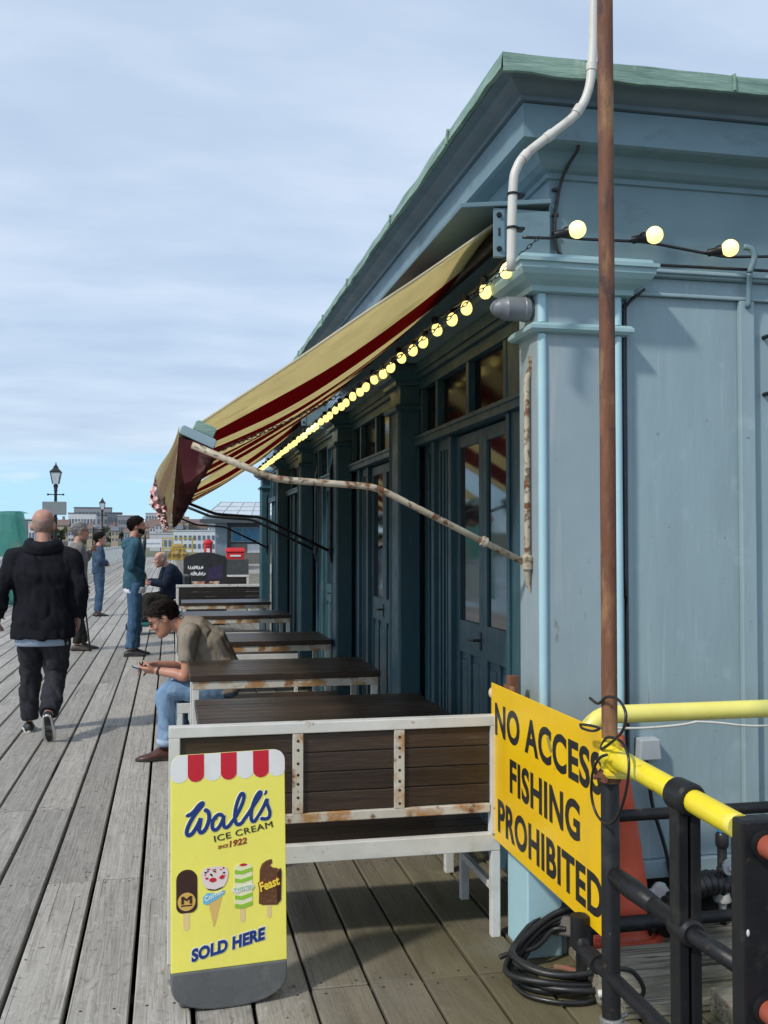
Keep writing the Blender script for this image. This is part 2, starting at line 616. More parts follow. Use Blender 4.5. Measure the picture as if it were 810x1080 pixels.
def remesh(name, mb, voxel, mat, parent, smooth=4, fold=0.0, fscale=(9, 9, 6.5), label=None, fine=0.0):
    bm = mb.bm
    bmesh.ops.recalc_face_normals(bm, faces=bm.faces)
    me = bpy.data.meshes.new(name)
    bm.to_mesh(me)
    bm.free()
    t = bpy.data.objects.new('tmp', me)
    ws = bpy.data.scenes.new('workshop')          # a scratch scene, so that the rest is not evaluated again
    ws.collection.objects.link(t)
    r = t.modifiers.new('r', 'REMESH')
    r.mode = 'VOXEL'
    r.voxel_size = voxel
    if smooth:
        s = t.modifiers.new('s', 'SMOOTH')
        s.factor = 0.5
        s.iterations = smooth
    vl = ws.view_layers[0]
    vl.update()
    m2 = bpy.data.meshes.new_from_object(t.evaluated_get(vl.depsgraph))
    bpy.data.objects.remove(t)
    bpy.data.scenes.remove(ws)
    m2.name = name
    if fold:
        for v in m2.vertices:
            c = v.co
            q = Vector((c.x * fscale[0], c.y * fscale[1], c.z * fscale[2] + c.x * 6))
            k = noise.noise(q) + 0.5 * noise.noise(q * 2.1 + Vector((5, 1, 3)))
            rdg = max(0.0, 1 - 2.6 * abs(noise.noise(q * .8 + Vector((9, 4, 2))))) ** 2
            v.co = c + v.normal * (fold * max(0.0, k + .12) - .55 * fold * rdg)
    m2.materials.clear()
    m2.materials.append(mat)
    m2.polygons.foreach_set('use_smooth', [True] * len(m2.polygons))
    o = bpy.data.objects.new(name, m2)
    COL.objects.link(o)
    o.parent = parent
    if label:
        o['label'] = label
    return o
# ---------------------------------------------------------------- the pier deck, the water, the far shore
J0, JS = 3.50, 1.32                      # joists
rnd = random.Random(11)
mb = MB()
nails = MB()
lane_x = -4.105
k = 0
edges = [-0.115 - 0.21 * i for i in range(19)][::-1] + [0.085, 0.284, 0.484, 0.692, 0.880, 1.085] + [1.29 + 0.205 * i for i in range(24)]
for a, b in zip(edges, edges[1:]):
    g = 0.0085 if a < 0.2 else 0.006
    y = J0 - JS * 4 + JS * rnd.choice((0, 0, 0, 1, 2)) - (0 if a < 1.3 else 0)
    far = 96.0 if a < 1.3 else 60.0
    if abs(a - 0.484) < .01 or abs(a - 0.880) < .01:
        y = J0 - JS * 3
    while y < far:
        n = rnd.choice((2, 3, 3, 4)) if y < 25 else 8
        if (abs(a - 0.484) < .01 or abs(a - 0.880) < .01) and y < 1:
            n = 3
        y1 = y + JS * n
        dz = rnd.uniform(-0.0025, 0.0025)
        mb.box((a + g + rnd.uniform(-.001, .001), y + 0.003, -0.05 + dz), (b - g + rnd.uniform(-.001, .001), y1 - 0.003, dz))
        if y < 12 and a > -2.5 and b < 2.6:
            for q in range(n + 1):
                yy = y + JS * q
                if yy < 2.4 or yy > 12:
                    continue
                dd = 0.035 if q == 0 else (-0.035 if q == n else 0.0)
                for xx in (a + 0.05, b - 0.05):
                    if rnd.random() < 0.85:
                        nails.lathe([(0.0055, 0), (0.0052, 0.0012), (0.001, 0.0015)], (xx + rnd.uniform(-.012, .012), yy + dd + rnd.uniform(-.01, .01), dz), n=8)
        y = y1
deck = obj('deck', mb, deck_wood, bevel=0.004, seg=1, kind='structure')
nail_mat = M('nail_rust', (0.05, 0.03, 0.02), (0.03, 0.02, 0.016), 20, rough=0.8)
obj('nail_heads', nails, nail_mat, deck)
mb = MB()
y = -3.0
while y < 96:
    mb.box((-4.1, y + 0.04, -0.30), (6.2, y + 0.12, -0.055))
    y += JS
mb.box((-4.1, -4, -0.36), (6.2, 96, -0.305))  # dark sheet added below the joists so the board gaps read black
under = obj('joists', mb, M('joist_dark', (0.014, 0.013, 0.012), (0.02, 0.018, 0.016), 6, rough=0.95), deck)
water_m = M('sea_water', (0.17, 0.25, 0.30), (0.11, 0.18, 0.22), 0.02, rough=0.18, bump=0.6, bscale=0.8)
mb = MB()
mb.box((-4000, -300, -5.6), (4000, 5000, -5.5))
obj('water', mb, water_m, kind='structure')
shore_m = M('far_bank', (0.09, 0.115, 0.065), (0.16, 0.15, 0.115), 0.03, rough=0.95)
mb = MB()
rows = []
for j, (yy, zz) in enumerate(((470, -6.5), (480, -4.0), (520, -1.0), (640, 1.5), (900, 7), (1400, 14), (2200, 12))):
    rows.append([Vector((x, yy + 12 * noise.noise(Vector((x * .01, j, 0))), zz + (2.5 * noise.noise(Vector((x * .012, j * 1.7, 3))) if j > 1 else 0))) for x in range(-900, 901, 20)])
mb.grid(rows)
obj('far_bank', mb, shore_m, kind='structure')

# ---------------------------------------------------------------- the pier building
BX, BY = 1.355, 3.595
BAY = 2.33
NB = 5
YEND = BY + BAY * NB + 0.29
bld = thing('pier_building', 'long blue-grey painted timber pier cafe with glazed doors, pilasters and a green lead-edged roof', 'building', (BX, BY, 0))
FX = 1.478                               # frame plane of the long side
DX = 1.508
# cornice swept round the corner
prof = [(-0.079, 2.60), (-0.079, 2.945), (-0.066, 2.948), (-0.066, 2.968), (-0.045, 2.975), (-0.022, 2.99), (-0.008, 3.015), (0.0, 3.030), (0.066, 3.034), (0.082, 3.040), (0.082, 3.165), (0.07, 3.168)]
prof2 = [(0.07, 3.167), (0.096, 3.172), (0.098, 3.188), (0.106, 3.192), (0.122, 3.200), (0.140, 3.213), (0.152, 3.225), (0.190, 3.233), (0.190, 3.275), (-0.4, 3.30)]
mb = MB()
rows = []
for o_, z in prof:
    rows.append([Vector((BX - o_, YEND + 0.1, z)), Vector((BX - o_, BY - o_, z)), Vector((7.5, BY - o_, z))])
mb.grid(rows)
corn = obj('cornice', mb, paint_corn, bld)
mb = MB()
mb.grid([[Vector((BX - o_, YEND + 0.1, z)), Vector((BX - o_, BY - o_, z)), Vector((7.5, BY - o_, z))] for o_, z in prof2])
obj('crown_moulding', mb, mould_dark, bld)
# green lead flashing with a ragged lower edge
mb = MB()


def lead_strip(p0, p1, nrm, n, seed, corner):
    top, mid, lo, lo2 = [], [], [], []
    along = (p1 - p0).normalized()
    for i in range(n + 1):
        t = i / n
        p = p0.lerp(p1, t)
        e = 0.010 * noise.noise(Vector((i * 0.33, seed, 0))) + (0.006 if int(t * n / 13) % 2 else 0)
        q = 0.006 * noise.noise(Vector((i * 0.21, seed + 9, 0)))
        dc = (p - corner).length
        inw = along * (max(0, .30 - dc) * (1 if (corner - p0).length < .01 else -1))
        top.append(p - nrm * 0.30 + inw + Vector((0, 0, 0.040)))
        mid.append(p + nrm * 0.0 + Vector((0, 0, 0.012 + q * 2)))
        lo.append(p + nrm * (0.006 + q) + Vector((0, 0, (-0.058 if nrm.y else -.044) + e)))
        lo2.append(p + nrm * (-0.012) + Vector((0, 0, (-0.058 if nrm.y else -.044) + e)))
    return [top, mid, lo, lo2]


mb.grid(lead_strip(Vector((BX - .204, BY - .204, 3.275)), Vector((7.5, BY - .204, 3.275)), Vector((0, -1, 0)), 120, 1, Vector((BX - .204, BY - .204, 3.275))))
mb.grid(lead_strip(Vector((BX - .204, YEND + .1, 3.275)), Vector((BX - .204, BY - .204, 3.275)), Vector((-1, 0, 0)), 210, 2, Vector((BX - .204, BY - .204, 3.275))))
for yy in (4.1, 5.25, 6.6, 7.7, 9.2, 11.0):           # welted seams
    mb.tube([(BX - .215, yy, 3.226), (BX - .213, yy, 3.285), (BX + .1, yy, 3.325)], 0.008, 6)
for xx in (2.06, 3.1, 4.2):
    mb.tube([(xx, BY - .213, 3.228), (xx, BY - .212, 3.287), (xx, BY + .1, 3.325)], 0.006, 6)
roof = obj('roof_edge', mb, verdigris, bld)
mb = MB()
mb.loft([[Vector((BX - .1, BY - .1, 3.305)), Vector((7.5, BY - .1, 3.305)), Vector((7.5, YEND, 3.305)), Vector((BX - .1, YEND, 3.305))],
         [Vector((3.2, BY + 1.8, 3.75)), Vector((5.2, BY + 1.8, 3.75)), Vector((5.2, YEND - 1.8, 3.75)), Vector((3.2, YEND - 1.8, 3.75))]])
obj('roof', mb, verdigris, bld)

# shell behind the joinery
mb = MB()
mb.box((1.575, 3.78, 0.0), (7.4, YEND - .02, 2.62))
mb.box((1.70, 3.645, 0.315), (7.4, 3.775, 2.50))
obj('wall', mb, paint_front, bld)
# front (end) elevation trim
mb = MB()
mb.box((1.70, 3.605, 2.575), (7.4, 3.777, 2.605))
mb.box((1.70, 3.590, 2.585), (7.4, 3.604, 2.600))
mb.box((1.70, 3.622, 2.500), (7.4, 3.643, 2.515))
mb.box((1.70, 3.635, 2.515), (7.4, 3.777, 2.574))
mb.box((1.70, 3.620, 0.245), (7.4, 3.777, 0.312))
obj('panel_rail', mb, paint_front, bld, bevel=0.004)
mb = MB()
mb.box((1.70, 3.72, 0.0), (7.4, 3.777, 0.24))
obj('wall_base', mb, black_paint, bld)
for xx in (2.215, 2.86, 3.47, 4.1, 4.7, 5.3):
    mb = MB()
    mb.box((xx, 3.617, 0.316), (xx + 0.064, 3.6435, 2.498))
    obj('batten', mb, paint_front, bld, bevel=0.004)
mb = MB()
mb.box((1.735, 3.631, 0.316), (1.755, 3.6435, 2.498))
obj('batten', mb, paint_front, bld, bevel=0.003)

# ---- long side: frame of one bay, doors, panes
trim = MB()
for i in range(NB):
    y0 = BY + BAY * i
    near = 0.205 if i == 0 else 0.285
    yN = y0 + near
    yF = y0 + BAY
    B = trim.box
    B((FX, yN, 0.0), (1.574, y0 + 0.70, 2.112))                # near jamb board
    B((FX - .012, y0 + 0.665, 0.0), (FX - .001, y0 + 0.70, 2.112))
    B((FX, y0 + 1.65, 0.0), (1.574, y0 + 1.705, 2.112))        # far jamb
    B((FX + .02, y0 + 1.706, 0.0), (1.574, y0 + 1.985, 2.112))  # side panels
    B((FX - .006, y0 + 1.986, 0.0), (1.574, y0 + 2.045, 2.112))
    B((FX + .03, y0 + 2.046, 0.0), (1.574, yF, 2.112))
    for q in (1.76, 1.83, 1.90):
        B((FX + .008, y0 + q, 0.12), (FX + .019, y0 + q + .018, 2.05))
    for q in (2.11, 2.18):
        B((FX + .016, y0 + q, 0.12), (FX + .029, y0 + q + .018, 2.05))
    B((FX - .035, yN, 2.113), (1.574, yF, 2.172))              # transom bar
    B((FX - .045, yN, 2.150), (FX - .036, yF, 2.170))
    B((FX, yN, 2.173), (1.574, y0 + 0.715, 2.478))
    for q in (0.716, 1.30, 1.91, 2.262):
        B((FX - .004, y0 + q, 2.173), (1.574, y0 + q + .045, 2.452))
    B((FX - .008, yN, 2.453), (1.574, yF, 2.51))
    B((FX - .035, yN, 2.511), (1.574, yF, 2.54))
    B((FX - .05, yN, 2.541), (1.574, yF, 2.598))
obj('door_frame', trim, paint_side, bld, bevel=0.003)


def door_leaf(w):
    mb = MB()
    B = mb.box
    T, F = 0.0, 0.045
    B((T, 0, 0.03), (F, 0.062, 2.10))
    B((T, w - 0.062, 0.03), (F, w, 2.10))
    B((T, 0.063, 2.035), (F, w - .063, 2.10))
    B((T, 0.063, 0.96), (F, w - .063, 1.128))
    B((T, 0.063, 0.03), (F, w - .063, 0.24))
    B((T, w / 2 - .022, 0.241), (F, w / 2 + .022, 0.959))
    for a, b in ((0.063, w / 2 - .023), (w / 2 + .023, w - .063)):
        B((T + .014, a, 0.241), (F - .008, b, 0.959))
        B((T + .006, a + .028, 0.28), (T + .0135, b - .028, 0.92))
    return mb


def leaf(y, hx, hand, first=False):
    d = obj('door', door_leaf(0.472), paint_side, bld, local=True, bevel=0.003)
    d.location = (DX - BX, y - BY, 0)
    mb = MB()
    mb.box((0.012, 0.0635, 1.1285), (0.022, 0.4085, 2.0345))
    obj('pane', mb, glass_dark, d, local=True)
    if hand:
        return d
    mb = MB()
    yy = 0.034
    mb.box((-0.005, yy - .013, 1.00), (-0.0003, yy + .013, 1.09))
    mb.tube([(-.005, yy, 1.05), (-.035, yy, 1.05), (-.038, yy + (-.07 if hand else .07), 1.048)], 0.007, 8)
    obj('handle', mb, steel_dark, d, local=True, bevel=0.001)
    return d


d0 = leaf(BY + 0.703, 0, True)
d1 = leaf(BY + 1.177, 0, False)
for i in range(1, NB):
    dup(d0, bld, (d0.location.x, d0.location.y + BAY * i, 0))
    dup(d1, bld, (d1.location.x, d1.location.y + BAY * i, 0))
mb = MB()
mb.box((0.02, 0, 2.1735), (0.028, 0.535, 2.4515))
w0 = obj('transom_window', mb, glass_black, bld, local=True)
for i in range(NB):
    for q in (0.764, 1.348, 1.958):
        W = w0 if (i == 0 and q == 0.764) else w0.copy()
        if W is not w0:
            COL.objects.link(W)
        W.location = (FX - BX + .01, BAY * i + q, 0)
        W.scale = (1, 0.56 if q == 1.958 else 1, 1)

# ---- pilasters
capprof = [(-0.004, 2.478), (0.034, 2.480), (0.036, 2.500), (0.045, 2.506), (0.066, 2.515), (0.086, 2.532), (0.097, 2.552), (0.098, 2.572), (0.108, 2.574), (0.108, 2.588), (0.092, 2.590), (0.086, 2.606)]


def ring(o_, x0, x1, y0, y1, z):
    return [Vector((x0 - o_, y0 - o_, z)), Vector((x1 + o_, y0 - o_, z)), Vector((x1 + o_, y1 + o_ * 0.9, z)), Vector((x0 - o_, y1 + o_ * .9, z))]


def pilaster(x0, x1, y0, y1, mshaft, mcap, mbead, corner):
    mb = MB()
    mb.box((x0, y0, 0.0), (x1, y1, 2.479))
    p = obj('pilaster', mb, mshaft, bld, bevel=0.003)
    p.location = (x0 - BX, y0 - BY, 0)
    p.data.transform(Matrix.Translation(-(Vector((x0 - BX, y0 - BY, 0)))))
    mb = MB()
    mb.loft([ring(o_, x0, x1, y0, y1 - (.0 if corner else .0), z) for o_, z in capprof])
    obj('capital', mb, mcap, p)
    mb = MB()
    mb.loft([ring(o_, x0, x1, y0, y1, z) for o_, z in ((0.002, 2.326), (0.026, 2.330), (0.036, 2.340), (0.036, 2.352), (0.026, 2.364), (0.002, 2.368))])
    obj('neck_band', mb, mcap, p)
    mb = MB()
    if corner:
        for xx in (x0 + .018, x1 - .018):
            for z0, z1 in ((0.0, 2.325), (2.369, 2.477)):
                mb.tube([(xx, y0 + .002, z0), (xx, y0 + .002, z1)], 0.017, 14)
    else:
        for yy in (y0 + .02, y1 - .02):
            mb.tube([(x0 + .002, yy, 0), (x0 + .002, yy, 2.325)], 0.013, 10)
    obj('bead', mb, mbead, p, smooth=True, auto=50)
    return p


paint_pier = M('paint_pier', (0.30, 0.385, 0.42), (0.265, 0.34, 0.375), 3, rough=0.5, bump=0.08, bscale=8, stains=(((0.40, 0.43, 0.43), 3, 0.56, 0.75, (6, 6, .5)), ((.20, .20, .19), 14, .68, .76, (2, 2, .6))))
cp = pilaster(BX, 1.697, BY, 3.80, paint_pier, paint_cap, paint_light, True)
mb = MB()
mb.box((1.300, 3.580, 0.0), (1.437, 3.805, 0.60))
obj('plinth', mb, paint_light, cp, bevel=0.006)
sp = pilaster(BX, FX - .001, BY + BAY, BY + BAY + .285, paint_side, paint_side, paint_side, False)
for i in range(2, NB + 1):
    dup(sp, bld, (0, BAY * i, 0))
# bullet shaped fitting under the capital, small brackets
bullet = tag(obj('floodlight', MB().lathe([(0.002, -0.098), (0.012, -0.096), (0.026, -0.085), (0.038, -0.062), (0.043, -0.04), (0.046, -0.037), (0.046, 0.03), (0.049, 0.034), (0.049, 0.052), (0.038, 0.056), (0.036, 0.066), (0.002, 0.067)], (1.288, 3.66, 2.43), 22, (1, 0, 0)), grey_plastic, smooth=True, auto=35),
             'grey bullet-shaped floodlight casing fixed sideways under the corner pilaster capital', 'floodlight')
jb = thing('junction_box', 'pale grey junction box with a cable on the blue wall behind the yellow rail', 'junction box', (1.80, 3.65, 0.70))
mb = MB()
mb.loft([[Vector((1.755, 3.644, .70)), Vector((1.853, 3.644, .70)), Vector((1.846, 3.644, .785)), Vector((1.762, 3.644, .785))],
         [Vector((1.758, 3.592, .703)), Vector((1.850, 3.592, .703)), Vector((1.843, 3.592, .782)), Vector((1.765, 3.592, .782))]])
obj('casing', mb, box_grey, jb, bevel=0.005)
mb = MB()
mb.tube([(1.80, 3.625, .70), (1.805, 3.615, .64), (1.82, 3.61, .52), (1.87, 3.61, .36), (1.90, 3.60, .20)], 0.008, 8, smooth=4)
obj('cable', mb, cable_black, jb, smooth=True)
wb = tag(obj('wall_bracket', MB().tube([(2.335, 3.645, 2.36), (2.335, 3.585, 2.36), (2.345, 3.565, 2.35), (2.345, 3.565, 2.14), (2.335, 3.585, 2.13), (2.335, 3.645, 2.13)], 0.009, 8), steel_dark, smooth=True),
         'thin black metal bracket on the blue end wall beside the batten', 'bracket')

# ---------------------------------------------------------------- conduit, cables
cd = thing('conduit_pipe', 'off-white plastic conduit bending over the cornice and down to the capital', 'pipe', (1.172, 3.36, 2.49))
pts = [(1.172, 3.37, 2.495), (1.177, 3.36, 2.78), (1.191, 3.36, 2.856), (1.23, 3.36, 2.913), (1.334, 3.36, 3.0), (1.41, 3.36, 3.065), (1.458, 3.36, 3.145), (1.477, 3.36, 3.251), (1.486, 3.36, 3.494), (1.49, 3.36, 4.3)]
obj('pipe', MB().tube(pts, 0.0165, 14, smooth=5), pvc_white, cd, smooth=True)
for p, q in (((1.176, 3.36, 2.765), 0), ((1.1745, 3.362, 2.645), 0)):
    mb = MB()
    mb.lathe([(0.0185, -.004), (0.021, -.003), (0.021, .003), (0.0185, .004)], p, 16)
    mb.box((p[0] + .012, p[1] - .008, p[2] - .006), (p[0] + .045, p[1] + .03, p[2] + .004))
    obj('clamp', mb, steel_dark, cd, bevel=0.001)
for a, b in (((1.30, 3.36, 2.972), (1.325, 3.36, 2.992)), ((1.415, 3.36, 3.072), (1.432, 3.36, 3.098)), ((1.4755, 3.36, 3.235), (1.4765, 3.36, 3.262)), ((1.214, 3.36, 2.893), (1.232, 3.36, 2.914))):
    obj('joint_collar', MB().tube([a, b], 0.0195, 14), pvc_white, cd, smooth=True, auto=40)
cc = [(1.376, 3.52, 3.10), (1.473, 3.52, 3.10), (1.50, 3.54, 3.03), (1.49, 3.60, 2.99), (1.475, 3.655, 2.93), (1.455, 3.662, 2.80), (1.455, 3.662, 2.70), (1.48, 3.655, 2.645), (1.56, 3.60, 2.618), (1.80, 3.592, 2.613), (2.4, 3.592, 2.617), (3.4, 3.592, 2.613)]
cb = thing('power_cable', 'thin black cable dropping over the frieze and along the ledge above the wall panels', 'cable', (1.48, 3.66, 2.60))
obj('cable', MB().tube(cc, 0.0065, 8, smooth=5), cable_black, cb, smooth=True)
for z in (2.90, 2.80, 2.73):
    obj('clip', MB().box((1.445, 3.656, z), (1.468, 3.672, z + .01)), cable_black, cb)
c2 = thing('power_cable', 'pair of thin black cables running down the recess right of the corner pilaster', 'cable', (1.72, 3.68, 0.9))
obj('cable', MB().tube([(1.78, 3.61, 2.50), (1.735, 3.622, 2.46), (1.718, 3.624, 2.36), (1.718, 3.624, 1.4), (1.722, 3.624, 1.25), (1.722, 3.624, 0.3)], 0.006, 8, smooth=3), cable_black, c2, smooth=True)
obj('cable', MB().tube([(1.80, 3.605, 2.52), (1.712, 3.622, 2.43), (1.706, 3.626, 2.30), (1.706, 3.626, 0.3)], 0.005, 8, smooth=3), cable_black, c2, smooth=True)
c3 = tag(obj('wall_conduit', MB().tube([(2.232, 3.575, 2.60), (2.245, 3.56, 2.655), (2.232, 3.56, 2.69), (2.205, 3.57, 2.70)], 0.012, 10, smooth=4).tube([(2.232, 3.575, 2.60), (2.245, 3.60, 2.55), (2.247, 3.612, 2.47)], 0.011, 10, smooth=4), paint_corn, smooth=True),
         'short grey conduit hooking over the ledge beneath the third lit bulb of the end wall', 'conduit')

# ---------------------------------------------------------------- festoon lights
def festoon(name, label, pts, per, downs, group):
    """pts: bulb positions; the cable runs over the holders"""
    t = thing(name, label, 'string lights', pts[0])
    run = []
    for a, b in zip(pts, pts[1:]):
        run += [a + Vector((0, 0, 0.055 if downs else 0.0)), (a + b) / 2 + Vector((0, 0, 0.045 if downs else -0.004))]
    run.append(pts[-1] + Vector((0, 0, 0.055 if downs else 0)))
    obj('cable', MB().tube(run, 0.0055, 6, smooth=2), cable_black, t, smooth=True)
    return t


bulb_mb = MB().lathe([(0.001, -0.030), (0.010, -0.0285), (0.0175, -0.0235), (0.0235, -0.014), (0.0255, -0.002), (0.0235, 0.010), (0.020, 0.020), (0.014, 0.027), (0.012, 0.033)], (0, 0, 0), 16)
sock_mb = MB().lathe([(0.0125, 0.028), (0.016, 0.030), (0.0165, 0.050), (0.013, 0.060), (0.008, 0.064)], (0, 0, 0), 12)
P0 = [Vector((1.245 - 0.004 * (i % 3), 3.63 + 0.252 * i, 2.555 + 0.006 * math.sin(i * 2.1) - 0.012 * (1 if i else -1))) for i in range(45)]
fs = festoon('string_lights', 'long string of lit round yellow bulbs hanging under the striped awning along the doors', P0, .25, True, None)
b0 = obj('bulb', bulb_mb, bulb_mat, fs, local=True, smooth=True)
s0 = obj('socket', sock_mb, black_paint, b0, local=True, smooth=True, auto=40)
for i, p in enumerate(P0):
    b = b0 if i == 0 else dup(b0, fs)
    b.location = p - P0[0]
    b.rotation_euler = (0.3 * math.sin(i * 1.7), 0.3 * math.cos(i * 2.3), 0)
P1 = [Vector((1.505, 3.565, 2.722)), Vector((1.822, 3.565, 2.721)), Vector((2.143, 3.565, 2.690)), Vector((2.47, 3.565, 2.70)), Vector((2.79, 3.565, 2.71))]
f2 = thing('string_lights', 'row of lit round bulbs on a black cable across the blue end wall frieze', 'string lights', P1[0])
run = [Vector((1.30, 3.60, 2.69)), Vector((1.42, 3.62, 2.70))]
for p in P1:
    run += [p + Vector((-.06, .055, -0.012)), p + Vector((.05, .06, -0.016))]
obj('cable', MB().tube(run, 0.006, 8, smooth=2), cable_black, f2, smooth=True)
b1 = None
for p in P1:
    if b1 is None:
        b1 = obj('bulb', MB().ball((0, 0, 0), 0.0335, 18, 12), bulb_mat, f2, local=True, smooth=True)
        obj('socket', MB().lathe([(0.013, 0.026), (0.020, 0.030), (0.021, 0.045), (0.015, 0.056), (0.015, 0.085), (0.005, 0.088)], (0, 0, 0), 14, (-0.80, 0.58, -0.12)), steel_dark, b1, local=True, smooth=True, auto=40)
        b = b1
    else:
        b = dup(b1, f2)
    b.location = p - P1[0]
# ---------------------------------------------------------------- awnings
def stripe_mat(name, ca, cb_, trans, first=0.86, per=0.52):
    m = M(name, ca, tuple(x * .9 for x in ca), 5, rough=0.75, bump=0.12, bscale=35, spec=0.2, stains=(((ca[0] * .62, ca[1] * .60, ca[2] * .55), 3, 0.56, 0.80, (1, 2.5, 1)),))
    t = m.node_tree
    n, l = t.nodes, t.links
    b = n['Principled BSDF']
    src = b.inputs['Base Color'].links[0].from_socket
    tcn = n.new('ShaderNodeTexCoord')
    s = n.new('ShaderNodeSeparateXYZ')
    l.new(tcn.outputs['Object'], s.inputs[0])

    def mth(op, a, bb):
        q = n.new('ShaderNodeMath')
        q.operation = op
        for k, v in enumerate((a, bb)):
            if isinstance(v, (int, float)):
                q.inputs[k].default_value = v
            else:
                l.new(v, q.inputs[k])
        return q.outputs[0]
    y = mth('SUBTRACT', s.outputs['Y'], first)
    fr = mth('FRACT', mth('DIVIDE', y, per * 2), 0)
    red = mth('MULTIPLY', mth('LESS_THAN', fr, 0.56), mth('GREATER_THAN', y, 0.0))
    mx = n.new('ShaderNodeMix')
    mx.data_type = 'RGBA'
    l.new(red, mx.inputs[0])
    l.new(src, mx.inputs[6])
    mx.inputs[7].default_value = (*cb_, 1)
    l.new(mx.outputs[2], b.inputs['Base Color'])
    tl = n.new('ShaderNodeBsdfTranslucent')
    l.new(mx.outputs[2], tl.inputs['Color'])
    ms = n.new('ShaderNodeMixShader')
    ms.inputs[0].default_value = trans
    l.new(b.outputs[0], ms.inputs[1])
    l.new(tl.outputs[0], ms.inputs[2])
    l.new(ms.outputs[0], n['Material Output'].inputs['Surface'])
    return m


CREAM = (0.80, 0.72, 0.47)
RED = (0.27, 0.010, 0.020)
awn_mat = stripe_mat('awning_stripe', CREAM, RED, 0.70, 0.62, 0.44)
val_mat = stripe_mat('valance_cream', (0.80, 0.73, 0.54), (0.70, 0.58, 0.47), 0.5, 0.5, 0.5)
maroon = M('maroon_cloth', (0.055, 0.010, 0.014), (0.085, 0.018, 0.02), 7, rough=0.8, spec=0.2, stains=(((0.28, 0.16, 0.14), 6, 0.58, 0.78),))
pink_trim = M('pink_trim', (0.74, 0.60, 0.56), (0.60, 0.20, 0.22), 16, lo=.45, hi=.58, rough=0.85, spec=0.2, stains=(((0.20, 0.03, 0.04), 13, .56, .62),))
rail_paint = M('rail_paint', (0.30, 0.41, 0.46), (0.24, 0.33, 0.37), 5, rough=0.4, stains=(((0.16, 0.17, 0.15), 12, 0.6, 0.75),))
arm_mat = M('arm_paint', (0.50, 0.44, 0.34), (0.38, 0.31, 0.22), 12, rough=0.55, bump=0.2, bscale=70, stains=((RUST, 22, 0.53, 0.62), ((0.12, 0.085, 0.06), 35, 0.56, 0.64)))
AL = 4.86                                # length of one awning along the facade


